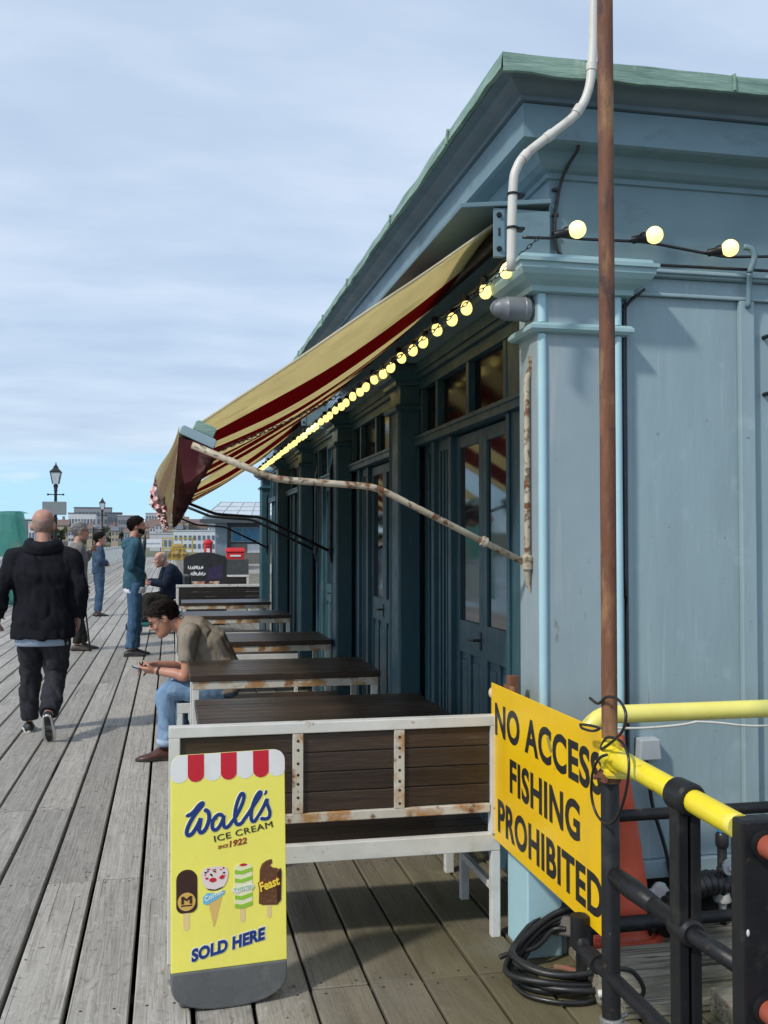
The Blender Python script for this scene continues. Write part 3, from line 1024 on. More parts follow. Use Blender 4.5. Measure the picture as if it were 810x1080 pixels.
def awning(label):
    t = thing('striped_awning', label, 'awning', (1.30, 3.70, 2.0))
    ox, oy, oz = 1.30, 3.70, 2.0
    nu, nv = 90, 26
    rows = []
    for j in range(nv + 1):
        v = j / nv
        row = []
        for i in range(nu + 1):
            u = i / nu
            yy = 0.03 + (AL - 0.03) * u
            x = 1.285 - ox - (1.285 - 0.10) * v
            s3 = min(1.0, yy / 1.3)
            zt = 2.815 - 0.105 * s3 * s3 * (3 - 2 * s3)
            z = zt - oz - (zt - 1.965) * v
            sag = 0.075 * math.sin(math.pi * v) * (0.35 + 0.65 * math.sin(math.pi * min(1, u * 1.6 + .0))) * (1 if u < .96 else .7)
            rip = 0.0035 * math.sin(yy * 7.7 + v * 1.4) * math.sin(math.pi * v) + 0.006 * noise.noise(Vector((yy * 2.3, v * 3, 0)))
            edge = 0.02 * math.exp(-yy / 0.12) * math.sin(math.pi * v)
            row.append(Vector((x, yy, z - sag + rip + edge)))
        rows.append(row)
    fab = obj('canopy', MB().grid(rows), awn_mat, t, local=True, smooth=True)
    so_ = fab.modifiers.new('thick', 'SOLIDIFY')
    so_.thickness = 0.0025
    # hem tube along both slanted edges
    mb = MB()
    for e_ in (0, -1):
        obj('hem', MB().tube([r[e_] for r in rows], 0.006, 6), val_mat, fab, local=True, smooth=True)
    # front rail: a flat box section, tilted
    mb = MB()
    q = Matrix.Rotation(R(24), 3, 'Y')
    sec = [(-.068, -.017), (.068, -.017), (.068, .012), (.06, .018), (-.06, .018), (-.068, .012)]
    mb.loft([[Vector((0.098 - ox, yy, 1.918 - oz)) + q @ Vector((a, 0, b)) for a, b in sec] for yy in (0.0, AL)])
    rail = obj('front_rail', mb, rail_paint, t, local=True, bevel=0.003)
    mb = MB()
    q2 = [(-.03, .019), (.05, .019), (.05, .05), (.04, .058), (-.02, .058), (-.03, .05)]
    mb.loft([[Vector((0.098 - ox, yy, 1.918 - oz)) + q @ Vector((a, 0, b)) for a, b in q2] for yy in (0.01, 0.10)])
    obj('rail_cap', mb, verdigris, rail, local=True, bevel=0.003)
    # valance blown outwards, scalloped lower edge
    rows, low = [], []
    nU = 160
    for j in range(9):
        v = j / 8
        row = []
        for i in range(nU + 1):
            yy = 0.0 + AL * i / nU
            sc = abs(math.sin(yy * math.pi / 0.26))
            drop = (0.19 + 0.055 * sc) * v
            fl = -0.08 * v ** 1.3 + 0.022 * v * math.sin(yy * 9.0 + 1.0) + 0.02 * v * noise.noise(Vector((yy * 4, v * 2, 7)))
            fl -= 0.025 * v * math.exp(-yy / 0.3)
            p = Vector((0.030 - ox + fl, yy + 0.02 * v * noise.noise(Vector((yy * 5, v, 2))), 1.955 - oz - drop + 0.008 * v * noise.noise(Vector((yy * 3, 4, v)))))
            row.append(p)
        rows.append(row)
    low = rows[-1]
    val = obj('valance', MB().grid(rows), val_mat, t, local=True, smooth=True)
    so_ = val.modifiers.new('thick', 'SOLIDIFY')
    so_.thickness = 0.002
    rows = []
    nF = 420                                   # gathered frill sewn to the lower edge
    for j in range(6):
        v = j / 5
        row = []
        for i in range(nF + 1):
            f_ = i / nF * nU
            k_ = min(int(f_), nU - 1)
            p = low[k_].lerp(low[k_ + 1], f_ - k_)
            yy = AL * i / nF
            wv = math.sin(yy * 95 + 2 * noise.noise(Vector((yy * 3, 1, 0)))) + .6 * noise.noise(Vector((yy * 14, v, 4)))
            row.append(p + Vector((wv * .007 * (.25 + v) - .003 * v, .004 * v * math.cos(yy * 60), .004 - v * (.028 + .014 * noise.noise(Vector((yy * 9, 0, 2)))))))
        rows.append(row)
    fr_ = obj('fringe', MB().grid(rows), pink_trim, val, local=True, smooth=True)
    so_ = fr_.modifiers.new('thick', 'SOLIDIFY')
    so_.thickness = 0.003
    rings = []                                 # loose maroon cloth gathered in a pouch below the rail
    for i in range(101):
        yy = 0.006 + (AL - .012) * i / 100
        w1 = .010 * math.sin(yy * 9) + .012 * noise.noise(Vector((yy * 3.1, 0, 0)))
        dp = .175 + .03 * math.sin(yy * 12) + .03 * noise.noise(Vector((yy * 5, 3, 0)))
        sec = [(-.066, -.018), (.066, -.018), (.062 + w1, -.06), (.045 + w1, -.11), (.010 + w1, -dp + .015), (-.012 + w1, -dp), (-.035 + w1 * .6, -.12), (-.058, -.06)]
        rings.append([Vector((0.098 - ox, yy, 1.918 - oz)) + Matrix.Rotation(R(12), 3, 'Y') @ Vector((a, 0, b)) for a, b in sec])
    obj('lining', MB().loft(rings), maroon, t, local=True, smooth=True, auto=60)
    # arms, with their slides on the wall
    for yy, pull in ((-0.03, 0), (AL - 0.06, 0)):
        mb = MB()
        pts = [(0.075, yy, 1.885), (0.32, yy, 1.787), (0.35, yy, 1.776), (0.38, yy, 1.768), (0.42, yy, 1.763), (0.70, yy, 1.745), (0.735, yy, 1.740), (0.765, yy, 1.731), (0.80, yy, 1.716), (1.335, yy, 1.455)]
        mb.tube([(a - ox, b, c - oz) for a, b, c in pts], 0.0125, 12)
        a_ = obj('arm', mb, arm_mat, t, local=True, smooth=True)
        mb = MB()
        mb.lathe([(.004, -.03), (.022, -.026), (.024, .02), (.012, .03)], (1.337 - ox, yy, 1.46 - oz), 12)
        mb.tube([(1.337 - ox, yy, 1.44 - oz), (1.342 - ox, yy + .005, 1.38 - oz), (1.35 - ox, yy + .004, 1.35 - oz)], [.014, .010, .004], 10)
        obj('hinge', mb, arm_mat, a_, local=True, smooth=True, auto=40)
        obj('collar', MB().lathe([(.016, -.012), (.02, -.01), (.02, .01), (.016, .012)], (1.165 - ox, yy, 1.539 - oz), 12, (1, 0, -.49)), arm_mat, a_, local=True, smooth=True, auto=40)
        mb = MB()
        mb.tube([(1.338 - ox, yy, 1.49 - oz), (1.338 - ox, yy, 2.16 - oz), (1.352 - ox, yy, 2.20 - oz)], 0.012, 10)
        mb.box((1.346 - ox, yy - .012, 2.19 - oz), (1.3545 - ox, yy + .012, 2.25 - oz))
        obj('slide_rod', mb, arm_mat, a_, local=True, smooth=True, auto=40)
    # housing under a lid, with a bolted end plate
    mb = MB()
    mb.loft([[Vector((1.07 - ox, yy, 2.800 - oz)), Vector((1.432 - ox, yy, 2.842 - oz)), Vector((1.432 - ox, yy, 2.860 - oz)), Vector((1.065 - ox, yy, 2.818 - oz))] for yy in (-0.06, AL + .06)])
    lid = obj('lid', mb, paint_corn, t, local=True, bevel=0.003)
    mb = MB()
    mb.box((1.205 - ox, -0.045, 2.625 - oz), (1.431 - ox, -0.028, 2.815 - oz))
    mb.box((1.325 - ox, -0.044, 2.60 - oz), (1.431 - ox, AL, 2.624 - oz))
    mb.box((1.20 - ox, -0.052, 2.625 - oz), (1.245 - ox, -0.0455, 2.812 - oz))
    pl = obj('end_plate', mb, paint_corn, t, local=True, bevel=0.002)
    mb = MB()
    for z in (2.655, 2.785):
        mb.lathe([(.001, -.006), (.008, -.006), (.008, 0), (.011, .0005), (.011, .003)], (1.222 - ox, -.0555, z - oz), 8, (0, 1, 0))
    mb.box((1.219 - ox, -.0545, 2.705 - oz), (1.226 - ox, -.0525, 2.735 - oz))
    obj('bolt', mb, steel_dark, pl, local=True)
    obj('roller', MB().lathe([(.03, 0), (.034, .001), (.034, AL - .02), (.03, AL - .019)], (1.30 - ox, 0.01, 2.77 - oz), 14, (0, 1, 0)), steel_dark, t, local=True, smooth=True, auto=40)
    return t


aw = awning('nearest red and cream striped awning sloping out from the corner pilaster on bent rusty arms')
# loose chain from the wall corner down to the front rail
mb = MB()
ca, cb2 = Vector((1.36, 3.585, 2.69)), Vector((0.17, 3.74, 1.87))
nL = 78
cpts = []
for i in range(nL + 1):
    t_ = i / nL
    p = ca.lerp(cb2, t_)
    p.z -= 0.10 * math.sin(math.pi * t_) + 0.0
    cpts.append(p)
for i in range(nL):
    a, b = cpts[i], cpts[i + 1]
    d = (b - a).normalized()
    m_ = (a + b) / 2
    s_ = d.cross(Vector((0, 0, 1))).normalized() if i % 2 else d.cross(Vector((0, 1, 0))).normalized()
    L2, W2 = (b - a).length * 0.66, 0.0055
    mb.tube([m_ + d * (L2 * math.cos(q)) + s_ * (W2 * math.sin(q)) for q in [2 * math.pi * k / 10 for k in range(11)]], 0.0017, 5)
tag(obj('chain', mb, steel_dark, smooth=True), 'slack steel chain slung from the building corner to the front of the near awning', 'chain')
aw_arms = [c for c in aw.children if c.name.split('.')[0] == 'arm']
for a_ in aw_arms[1:]:  # far arm recoloured near black: its silhouette shade is put into the colour
    for q_ in [a_] + list(a_.children):
        q_.material_slots[0].link = 'OBJECT'
        q_.material_slots[0].material = steel_dark
aw2 = dup(aw, None, (1.30, 9.44, 2.0), 'farther red and cream striped awning beyond the gap, over the last doors of the cafe')
for a_ in [c for c in aw2.children if c.name.split('.')[0] == 'arm']:  # same dark recolouring, so these shaded arms read as silhouettes
    for q_ in [a_] + list(a_.children):
        q_.material_slots[0].link = 'OBJECT'
        q_.material_slots[0].material = steel_dark

# ---------------------------------------------------------------- tables and benches
def slats_x(mb, x0, x1, y0, y1, z0, z1, n, gap=0.004):
    wd = (y1 - y0) / n
    for i in range(n):
        mb.box((x0, y0 + wd * i + gap / 2, z0), (x1, y0 + wd * (i + 1) - gap / 2, z1 - 0.0006 * (i % 2)))


def table(label, loc, W=1.19, D=0.80, group='slatted tables along the cafe front'):
    t = thing('slatted_table', label, 'table', loc, 0, group)
    mb = MB()
    slats_x(mb, 0, W, 0, D, 0.682, 0.72, 8)
    obj('tabletop', mb, slat_brown, t, local=True, bevel=0.004)
    mb = MB()
    mb.box((0.015, 0.012, 0.632), (W - .015, 0.052, 0.681))
    mb.box((0.015, D - .052, 0.632), (W - .015, D - .012, 0.681))
    mb.box((0.015, 0.0525, 0.634), (0.055, D - .0525, 0.680))
    mb.box((W - .055, 0.0525, 0.634), (W - .015, D - .0525, 0.680))
    obj('frame', mb, white_rusty, t, local=True, bevel=0.003)
    mb = MB()
    for x in (0.018, W - .058):
        mb.box((x + .004, 0.055, 0.17), (x + .034, D - .055, 0.20))
    obj('stretcher', mb, white_metal, t, local=True, bevel=0.003)
    for x in (0.0175, W - .0575):
        for y in (0.014, D - .054):
            obj('leg', MB().box((x, y, 0), (x + .04, y + .04, 0.6315)), white_metal, t, local=True, bevel=0.003)
    return t


t1 = table('nearest dark slatted table, directly behind the white-framed bench', (0.13, 4.56, 0))
for (y, x, lab) in ((6.30, 0.125, 'dark table with rusty white frame whose white leg stands beside the seated man'), (8.36, 0.14, 'third dark slatted table from the near end, just beyond the seated man'),
                    (11.30, 0.15, 'dark table with a shiny top, fourth from the near end of the row'), (13.75, 0.16, 'farthest dark slatted table, before the backed bench at the end of the row')):
    dup(t1, None, (x, y, 0), lab)


slat_black = M('slat_black', (0.012, 0.010, 0.009), (0.02, 0.016, 0.013), 3, rough=0.5, stretch=(1.5, 22, 22), island=0.3)


def bench(label, loc, W=1.27, back=True, group='slatted benches along the cafe front', D=0.42):
    t = thing('slatted_bench', label, 'bench', loc, 0, group)
    mb = MB()
    slats_x(mb, 0.004, W - .004, 0.038, D, 0.368, 0.40, 4)
    obj('seat', mb, slat_brown, t, local=True, bevel=0.004)
    mb = MB()
    mb.box((0, 0, 0.335), (W, 0.036, 0.402))
    mb.box((0, D + .002, 0.335), (W, D + .036, 0.385))
    mb.box((0.002, 0.037, 0.335), (0.04, D, 0.366))
    mb.box((W - .04, 0.037, 0.335), (W - .002, D, 0.366))
    obj('seat_frame', mb, white_metal, t, local=True, bevel=0.003)
    for x in (0.0, W - .036):
        obj('leg', MB().box((x, 0.001, 0), (x + .036, 0.036, 0.3345)), white_metal, t, local=True, bevel=0.003)
        obj('leg', MB().box((x, D + .002, 0), (x + .036, D + .036, 0.3345)), white_metal, t, local=True, bevel=0.003)
        obj('stretcher', MB().box((x + .006, 0.037, 0.17), (x + .030, D + .001, 0.198)), white_metal, t, local=True, bevel=0.002)
    if back:
        # upright back on the near side: four boards bolted to flat iron uprights
        ux = [0.0, 0.455, 0.845, W - .04]
        bp = MB()
        wd = (0.818 - 0.522) / 4
        for i in range(4):
            bp.box((.042, 0.008, 0.522 + wd * i + .0015), (W - .042, 0.031, 0.522 + wd * (i + 1) - .0015))
        obj('backrest', bp, slat_brown, t, local=True, bevel=0.003)
        fr = obj('back_frame', MB().box((0, -0.008, 0.820), (W, 0.042, 0.860)), white_metal, t, local=True, bevel=0.003)
        obj('lower_rail', MB().box((0.0425, -0.006, 0.486), (W - .0425, 0.036, 0.520)), white_rusty, fr, local=True, bevel=0.003)
        for k, x in enumerate(ux):
            p = obj('upright', MB().box((x + (.001 if k == 0 else 0), -0.0085 if k % 3 == 0 else -.006, 0.403 if k % 3 == 0 else 0.5205), (x + (.04 if k < 3 else .0385), 0.0065 if k % 3 else .035, 0.8195)), white_rusty if k % 3 else white_metal, t, local=True, bevel=0.002)
            for i in range(7):
                if (i * 3 + k) % 5 == 4 and k % 3 == 0:
                    continue
                obj('bolt', MB().lathe([(.0052, 0), (.0055, .0012), (.001, .0022)], (x + .02, -.0060, 0.540 + .042 * i + (.008 if (i + k) % 3 == 0 else 0)), 8, (0, -1, 0)), nail_mat, p, local=True)
    return t


bn = bench('white-framed slatted bench with bolted backrest uprights, right behind the ice cream board', (0.0, 3.80, 0))
bp0 = bench('low backless bench that the man in the tan T-shirt sits on', (0.06, 7.26, 0), 1.2, False)
for y, lab in ((10.25, 'backless bench under the shadow between the third and fourth tables'), (12.75, 'backless bench between the two farthest tables')):
    dup(bp0, None, (0.08, y, 0), lab)
for (x, y, sc, lab) in ((0.10, 15.8, 1.08, 'long dark-backed bench with a white top rail, in front of the black pavement board'), (0.12, 20.3, 1.15, 'farthest backed bench, half hidden behind the black pavement board')):
    o = dup(bn, None, (x + 1.27 * sc, y + .45, 0), lab, math.pi)
    for q_ in o.children:
        if q_.name.split('.')[0] in ('backrest', 'seat'):
            q_.material_slots[0].link = 'OBJECT'
            q_.material_slots[0].material = slat_black
    o.scale = (sc, 1, 1)

# ---------------------------------------------------------------- rusty pole, sign, railings
pole = thing('rusty_pole', 'tall rusty brown pole, black below the yellow rail, rising past the top of the picture', 'pole', (1.22, 2.68, 0))
obj('upper_tube', MB().lathe([(.0215, 0.90), (.0225, 0.91), (.0225, 5.4), (.018, 5.42), (.002, 5.43)], (1.22, 2.68, 0), 20), rust_pole, pole, smooth=True, auto=40)
obj('lower_tube', MB().lathe([(.026, 0.0), (.026, 0.905), (.0225, 0.912)], (1.22, 2.68, 0), 20), steel_dark, pole, smooth=True, auto=40)
mb = MB()
mb.lathe([(.0265, .86), (.031, .862), (.031, .895), (.0265, .897)], (1.22, 2.68, 0), 20)
mb.box((1.185, 2.640, 0.868), (1.196, 2.700, .89))
mb.tube([(1.165, 2.668, .879), (1.29, 2.66, .879)], 0.006, 8)
obj('clamp', mb, rust_pole, pole, bevel=0.001)
mb = MB()
mb.lathe([(.0265, .17), (.033, .173), (.033, .205), (.0265, .208)], (1.22, 2.68, 0), 20)
mb.tube([(1.165, 2.655, .19), (1.275, 2.70, .20)], 0.007, 8)
mb.box((1.18, 2.63, .178), (1.26, 2.652, .202))
obj('clamp', mb, M('galv', (.35, .35, .34), (.22, .21, .2), 14, rough=.45, metal=.6, stains=((RUST, 15, .62, .7),)), pole, bevel=0.002)

sg = thing('warning_sign', 'large yellow metal sign with black NO ACCESS FISHING PROHIBITED lettering, beside the rusty pole', 'sign', (1.245, 3.30, 0.376))
mb = MB()
mb.box((1.245, 2.755, .382), (1.2485, 3.832, .984))
obj('panel', mb, sign_yellow, sg, bevel=0.001)


def splace(u, v, d):                      # u along the reading direction 0..1, v up 0..1
    return Vector((1.2448 - d, 3.832 - u * 1.077, 0.382 + v * 0.602))


def yu(px, y=800):
    return (3.832 - at(px, y, 'x', 1.245).y) / 1.077


for body, u0, u1, v0, v1 in (('NO ACCESS', .045, .968, .675, .885), ('FISHING', .205, .815, .372, .582), ('PROHIBITED', .075, .972, .068, .280)):
    obj('lettering', text_mb(body, splace, bold=0.030, space=1.06, fit=(u0, v0, u1, v1), depth=0.0012), letter_black, sg)
mb = MB()
for v in (.90, .36):
    mb.tube([splace(.012, v, .004), splace(.012, v, -.008)], .012, 10)
obj('scratch', MB().prism([(.558, .83), (.575, .845), (.60, .775), (.592, .755), (.575, .775)], splace, .0014, .0022), M('scuff', (.33, .30, .05), (.25, .26, .08), 30, rough=.7), sg)
cap_m = M('cream_cap', (.66, .55, .36), (.55, .40, .22), 14, rough=.5)
for v, z in ((.93, .94), (.36, .60)):
    mb = MB()
    mb.ball((1.253, 3.846, z), (.014, .022, .022), 12, 8)
    obj('fixing_cap', mb, cap_m, sg, smooth=True)
mb = MB()
mb.box((1.262, 3.66, .955), (1.30, 3.70, 1.03))
mb.box((1.25, 3.60, .975), (1.262, 3.70, .997))
obj('bracket', mb, rust_pole, sg, bevel=0.002)

rl = thing('pier_railing', 'black post and pipe railing with a bright yellow top rail running towards the camera', 'railing', (1.22, 2.26, 0))
mb = MB()
mb.tube([(1.22, 2.655, .938), (1.226, 2.025, .914)], 0.0285, 18)
obj('top_rail', mb, yellow_paint, rl, smooth=True, auto=40)
mb = MB()
mb.tube([(1.22, 2.62, .935), (1.22, 2.675, .935)], .036, 14)
mb.tube([(1.215, 2.665, .90), (1.215, 2.665, .985)], .026, 12)
mb.tube([(1.19, 2.65, .89), (1.275, 2.64, .885)], .012, 8)
obj('clamp', mb, yellow_paint, rl, smooth=True, auto=40)
mb = MB()
for x in (1.190, 1.224):
    mb.box((x, 2.232, 0), (x + .026, 2.280, .908))
mb.box((1.2165, 2.242, 0), (1.2235, 2.270, .90))
obj('post', mb, steel_dark, rl, bevel=0.004)
for z, rr in ((.9235, .0285), (.607, .021)):
    mb = MB().tube([(1.22, 2.215, z), (1.22, 2.225, z), (1.22, 2.29, z), (1.22, 2.30, z)], [rr + .006, rr + .012, rr + .012, rr + .006], 20)
    obj('collar', mb, steel_dark, rl, smooth=True, auto=30)
mb = MB()
mb.tube([(1.22, 2.655, .607), (1.22, 2.2, .607), (1.233, 2.03, .607)], .0205, 14)
obj('mid_rail', mb, steel_dark, rl, smooth=True)
mb = MB()
mb.tube([(1.22, 2.42, .607), (1.22, 2.545, .607), (1.22, 2.64, .607)], [.024, .029, .026], 14)
obj('sleeve', mb, steel_dark, rl, smooth=True)
mb = MB()
mb.tube([(1.22, 2.90, .40), (1.22, 2.895, .355), (1.22, 2.87, .325), (1.22, 2.80, .318), (1.22, 1.2, .318)], .021, 14, smooth=4)
mb.tube([(1.22, 2.90, .335), (1.22, 2.90, .41)], .029, 14)
mb.tube([(1.22, 2.83, .318), (1.22, 2.76, .318)], .028, 14)
obj('low_rail', mb, steel_dark, rl, smooth=True, auto=40)
mb = MB()
mb.box((1.208, 1.985, 0), (1.33, 2.035, .938))
obj('box_post', mb, steel_dark, rl, bevel=0.006)
for z in (.885, .535):
    obj('flange', MB().tube([(1.26, 1.985, z), (1.26, 1.972, z)], .033, 18), steel_dark, rl, smooth=True, auto=40)
for z in (.885, .535):
    obj('red_rail', MB().tube([(1.26, 1.971, z), (1.26, 0.2, z - .02)], .0255, 18), terracotta, rl, smooth=True, auto=40)
obj('stud', MB().ball((1.219, 1.984, .70), (.004, .003, .008), 8, 6), white_metal, rl, smooth=True)

hp = thing('hoop_railing', 'pale yellow tube rail with black lower rails standing in front of the blue end wall', 'railing', (1.44, 3.30, 0))
mb = MB()
pts = [(1.405, 3.30, .72)] + [(1.405 + .11 * (1 - math.cos(R(a))), 3.30, .8275 + .11 * math.sin(R(a))) for a in range(0, 91, 10)] + [(5.2, 3.30, .9375)]
obj('top_rail', MB().tube(pts, .032, 18), pale_yellow, hp, smooth=True, auto=50)
obj('post', MB().tube([(1.405, 3.30, 0), (1.405, 3.30, .7195)], .030, 16), steel_dark, hp, smooth=True, auto=50)
obj('mid_rail', MB().tube([(1.405, 3.30, .585), (5.2, 3.30, .585)], .021, 12), steel_dark, hp, smooth=True, auto=40)
obj('low_rail', MB().tube([(1.405, 3.30, .212), (1.64, 3.30, .212)], .027, 12).tube([(1.64, 3.30, .212), (5.2, 3.30, .214)], .021, 12), steel_dark, hp, smooth=True, auto=40)
obj('post', MB().box((2.95, 3.272, 0), (3.01, 3.328, .915)), steel_dark, hp, bevel=.004)
obj('cord', MB().tube([(1.46, 3.262, .90), (1.60, 3.262, .893), (1.74, 3.262, .898), (1.80, 3.262, .905), (1.815, 3.262, .907), (1.90, 3.262, .90), (2.02, 3.262, .885), (2.16, 3.262, .885), (2.4, 3.262, .90)], .0045, 6, smooth=4), pvc_white, hp, smooth=True)

# thin wire looped round the pole
mb = MB()
lp = [(622, 736), (631, 742), (640, 735), (652, 738), (660, 752), (657, 770), (646, 782), (634, 790), (640, 778), (655, 782), (663, 800), (661, 830), (652, 860), (641, 869), (630, 860), (624, 840), (625, 815), (632, 800), (640, 796)]
mb.tube([at(x, y, 'x', 1.18 + 0.012 * math.sin(i)) for i, (x, y) in enumerate(lp)], .0042, 6, smooth=5)
mb.tube([at(x, y, 'x', 1.19) for x, y in ((612, 764), (622, 765), (632, 768), (625, 771), (614, 768), (612, 764))], .004, 6, smooth=4)
tag(obj('wire_loop', mb, cable_black, smooth=True), 'black wire looped twice around the rusty pole at the edge of the yellow sign', 'wire')

# ---------------------------------------------------------------- cone, timbers, cables, tap
cone = thing('traffic_cone', 'faded red traffic cone without bands, behind the black rails', 'traffic cone', (1.60, 3.48, .10))
mb = MB()
mb.lathe([(.146, .03), (.140, .055), (.130, .06), (.126, .09), (.120, .16), (.115, .19), (.1155, .20), (.104, .27), (.099, .30), (.0995, .31), (.066, .53), (.044, .69), (.038, .725), (.030, .735), (.002, .735)], (1.60, 3.48, .10), 28)
obj('body', mb, cone_red, cone, smooth=True, auto=50)
mb = MB()
mb.loft([[Vector((1.60 + a * s, 3.48 + b * s, z)) for a, b in ((-.15, -.09), (-.09, -.15), (.09, -.15), (.15, -.09), (.15, .09), (.09, .15), (-.09, .15), (-.15, .09))] for z, s in ((.10, 1.0), (.125, 1.0), (.132, .93))])
obj('base', mb, cone_red, cone, bevel=.004)
for lab, a, b, rz in (('long weathered timber beam laid across in front of the traffic cone', (1.40, 3.17, 0), (3.2, 3.272, .150), 0), ('low weathered timber lying against the front of the long beam', (1.44, 3.06, 0), (2.6, 3.195, .045), 0),
                      ('short yellowish offcut of timber beside the box post', (1.735, 2.92, 0), (1.95, 3.055, .085), 0), ('weathered timber beam at the back, under the black hose', (1.46, 3.33, 0), (3.4, 3.61, .098), 0)):
    tag(obj('timber_beam', MB().box(a, b), sleeper, bevel=.007), lab, 'timber')
mb = MB()
q = Matrix.Translation((1.475, 3.545, .12)) @ Euler((R(-14), R(12), R(20))).to_matrix().to_4x4()
mb.box((-.07, -.09, -.035), (.07, .09, .035), q)
tag(obj('stone_block', mb, stone_grey, bevel=.012, seg=3), 'rough grey stone block tilted under the corner of the yellow sign', 'block')
coil = thing('cable_coil', 'coil of thick black cable on the deck by the light blue plinth', 'cable coil', (1.36, 3.42, 0))
rr = random.Random(3)
for k in range(6):
    cx, cy = 1.385 + rr.uniform(-.02, .02), 3.425 + rr.uniform(-.03, .03)
    rx, ry = 0.20 + rr.uniform(-.025, .02), 0.16 + rr.uniform(-.03, .02)
    pts = []
    for i in range(25):
        a = 2 * math.pi * i / 24 + k
        up = 0.02 + k * .014 + .10 * max(0, math.cos(a - 1.2)) ** 2 + .006 * math.sin(3 * a + k)
        pts.append((cx + rx * math.cos(a), cy + ry * math.sin(a) - .02, up))
    obj('cable_turn', MB().tube(pts, .0115, 8, smooth=2), cable_black, coil, smooth=True)
for pts, r_ in (([(1.17, 3.36, .012), (1.19, 3.27, .012), (1.28, 3.20, .012), (1.38, 3.19, .012), (1.43, 3.25, .02)], .008),
                ([(1.165, 3.50, .05), (1.20, 3.50, .06), (1.30, 3.50, .075), (1.38, 3.53, .12), (1.42, 3.50, .13)], .0095),
                ([(1.39, 3.13, .012), (1.46, 3.10, .03), (1.50, 3.05, .09), (1.44, 3.0, .18), (1.35, 2.95, .22)], .008)):
    obj('cable_tail', MB().tube(pts, r_, 8, smooth=5), cable_black, coil, smooth=True)
mb = MB()
mb.tube([(1.395, 3.165, .045), (1.452, 3.14, .055)], .013, 10)
obj('plug', mb, white_metal, coil, smooth=True, auto=40)
obj('rope_end', MB().tube([(1.36, 3.47, .012), (1.40, 3.44, .014), (1.43, 3.39, .012)], .011, 8, smooth=3), M('faded_rope', (.25, .09, .06), (.2, .12, .08), 30, rough=.9), coil, smooth=True)
tap = thing('water_tap', 'plastic standpipe with blue unions, black valve and clear connector against the end wall', 'tap', (2.03, 3.52, .11))
blue_p = M('blue_plastic', (.02, .25, .55), (.02, .2, .46), 8, rough=.35)
clear_p = M('clear_plastic', (.55, .56, .53), (.42, .44, .42), 20, rough=.25)
c = (2.045, 3.50)
L_ = lambda pr: MB().lathe(pr, (c[0], c[1], 0), 18)
obj('pipe', L_([(.010, .472), (.010, .52), (.014, .522), (.014, .535), (.006, .537)]), brass, tap, smooth=True, auto=40)
obj('union', L_([(.015, .443), (.018, .446), (.018, .468), (.014, .471)]), blue_p, tap, smooth=True, auto=40)
obj('union', L_([(.018, .243), (.021, .246), (.021, .266), (.017, .269)]), blue_p, tap, smooth=True, auto=40)
obj('valve', L_([(.018, .27), (.022, .275), (.022, .31), (.018, .315), (.018, .385), (.023, .39), (.025, .40), (.025, .435), (.02, .4425)]).tube([(c[0], c[1], .325), (c[0], c[1] - .04, .325)], .017, 12), cable_black, tap, smooth=True, auto=40)
obj('dial', MB().lathe([(.004, 0), (.029, .001), (.031, .006), (.029, .014), (.014, .017), (.010, .03), (.002, .031)], (c[0] + .002, c[1] - .041, .328), 22, (0, -1, 0)), box_grey, tap, smooth=True, auto=40)
obj('lever', MB().box((c[0] + .004, c[1] - .085, .288), (c[0] + .05, c[1] - .072, .320)), white_metal, tap, bevel=.006)
obj('connector', L_([(.012, .15), (.018, .183), (.033, .187), (.035, .195), (.033, .222), (.026, .226), (.024, .240), (.016, .242)]), clear_p, tap, smooth=True, auto=40)
obj('support', MB().tube([(c[0], c[1], .155), (c[0] + .004, c[1], .10)], .012, 10), cable_black, tap, smooth=True)
hose = thing('corrugated_hose', 'thick black corrugated hose bending over the timbers behind the railing', 'hose', (1.95, 3.46, .1))
pts, rad = [], []
A0 = [Vector((1.70, 3.40, .16)), Vector((1.80, 3.42, .215)), Vector((1.90, 3.46, .26)), Vector((2.02, 3.50, .255)), Vector((2.14, 3.52, .18)), Vector((2.2, 3.53, .11))]
P_, _ = catmull(A0, [1] * len(A0), 16)
obj('hose', MB().tube(P_, [.047 if (i // 2) % 2 else .039 for i in range(len(P_))], 14), cable_black, hose, smooth=True, auto=60)
for a, b, r_ in (((1.66, 3.37, .165), (1.72, 3.405, .185), .036), ((1.74, 3.36, .15), (1.80, 3.44, .19), .03)):
    obj('cuff', MB().tube([a, b], r_, 14), cable_black, hose, smooth=True, auto=40)
sack = MB().ball((1.79, 3.54, .17), (.085, .055, .075), 22, 14)
for v_ in sack.bm.verts:
    v_.co += (v_.co - Vector((1.79, 3.54, .17))) * (.45 * noise.noise(v_.co * 16) + .25 * noise.noise(v_.co * 37))
tag(obj('white_bag', sack, M('white_sack', (.68, .68, .68), (.55, .56, .58), 8, rough=.6, bump=.4, bscale=18), smooth=True), 'white plastic sack tucked behind the black hose', 'sack')
# ---------------------------------------------------------------- ice cream pavement board
ic = thing('pavement_sign', 'yellow ice cream pavement board with a red and white scalloped top and grey rounded foot', 'sign', (0.008, 3.455, 0), R(6.0))
SW, SK = 0.385, 0.385 / 121.0
SL = 0.0                                   # lean handled by the tilt below
TILT = R(4.0)


def b3(u, v, d):                           # u across, v up the board, d towards the viewer
    return Vector((u, -d * math.cos(TILT) + v * math.sin(TILT) - 0.055, v * math.cos(TILT) + d * math.sin(TILT) + 0.002))


def c1(x, y):                              # crop coordinates used while measuring the lettering
    return ((170 + x / 5.786 - 179.5) * SK, (1063 - (795 + y / 5.786)) * SK)


def c2_(x, y):
    return ((170 + x / 5.786 - 178.5) * SK, (1062 - (910 + y / 5.786)) * SK)


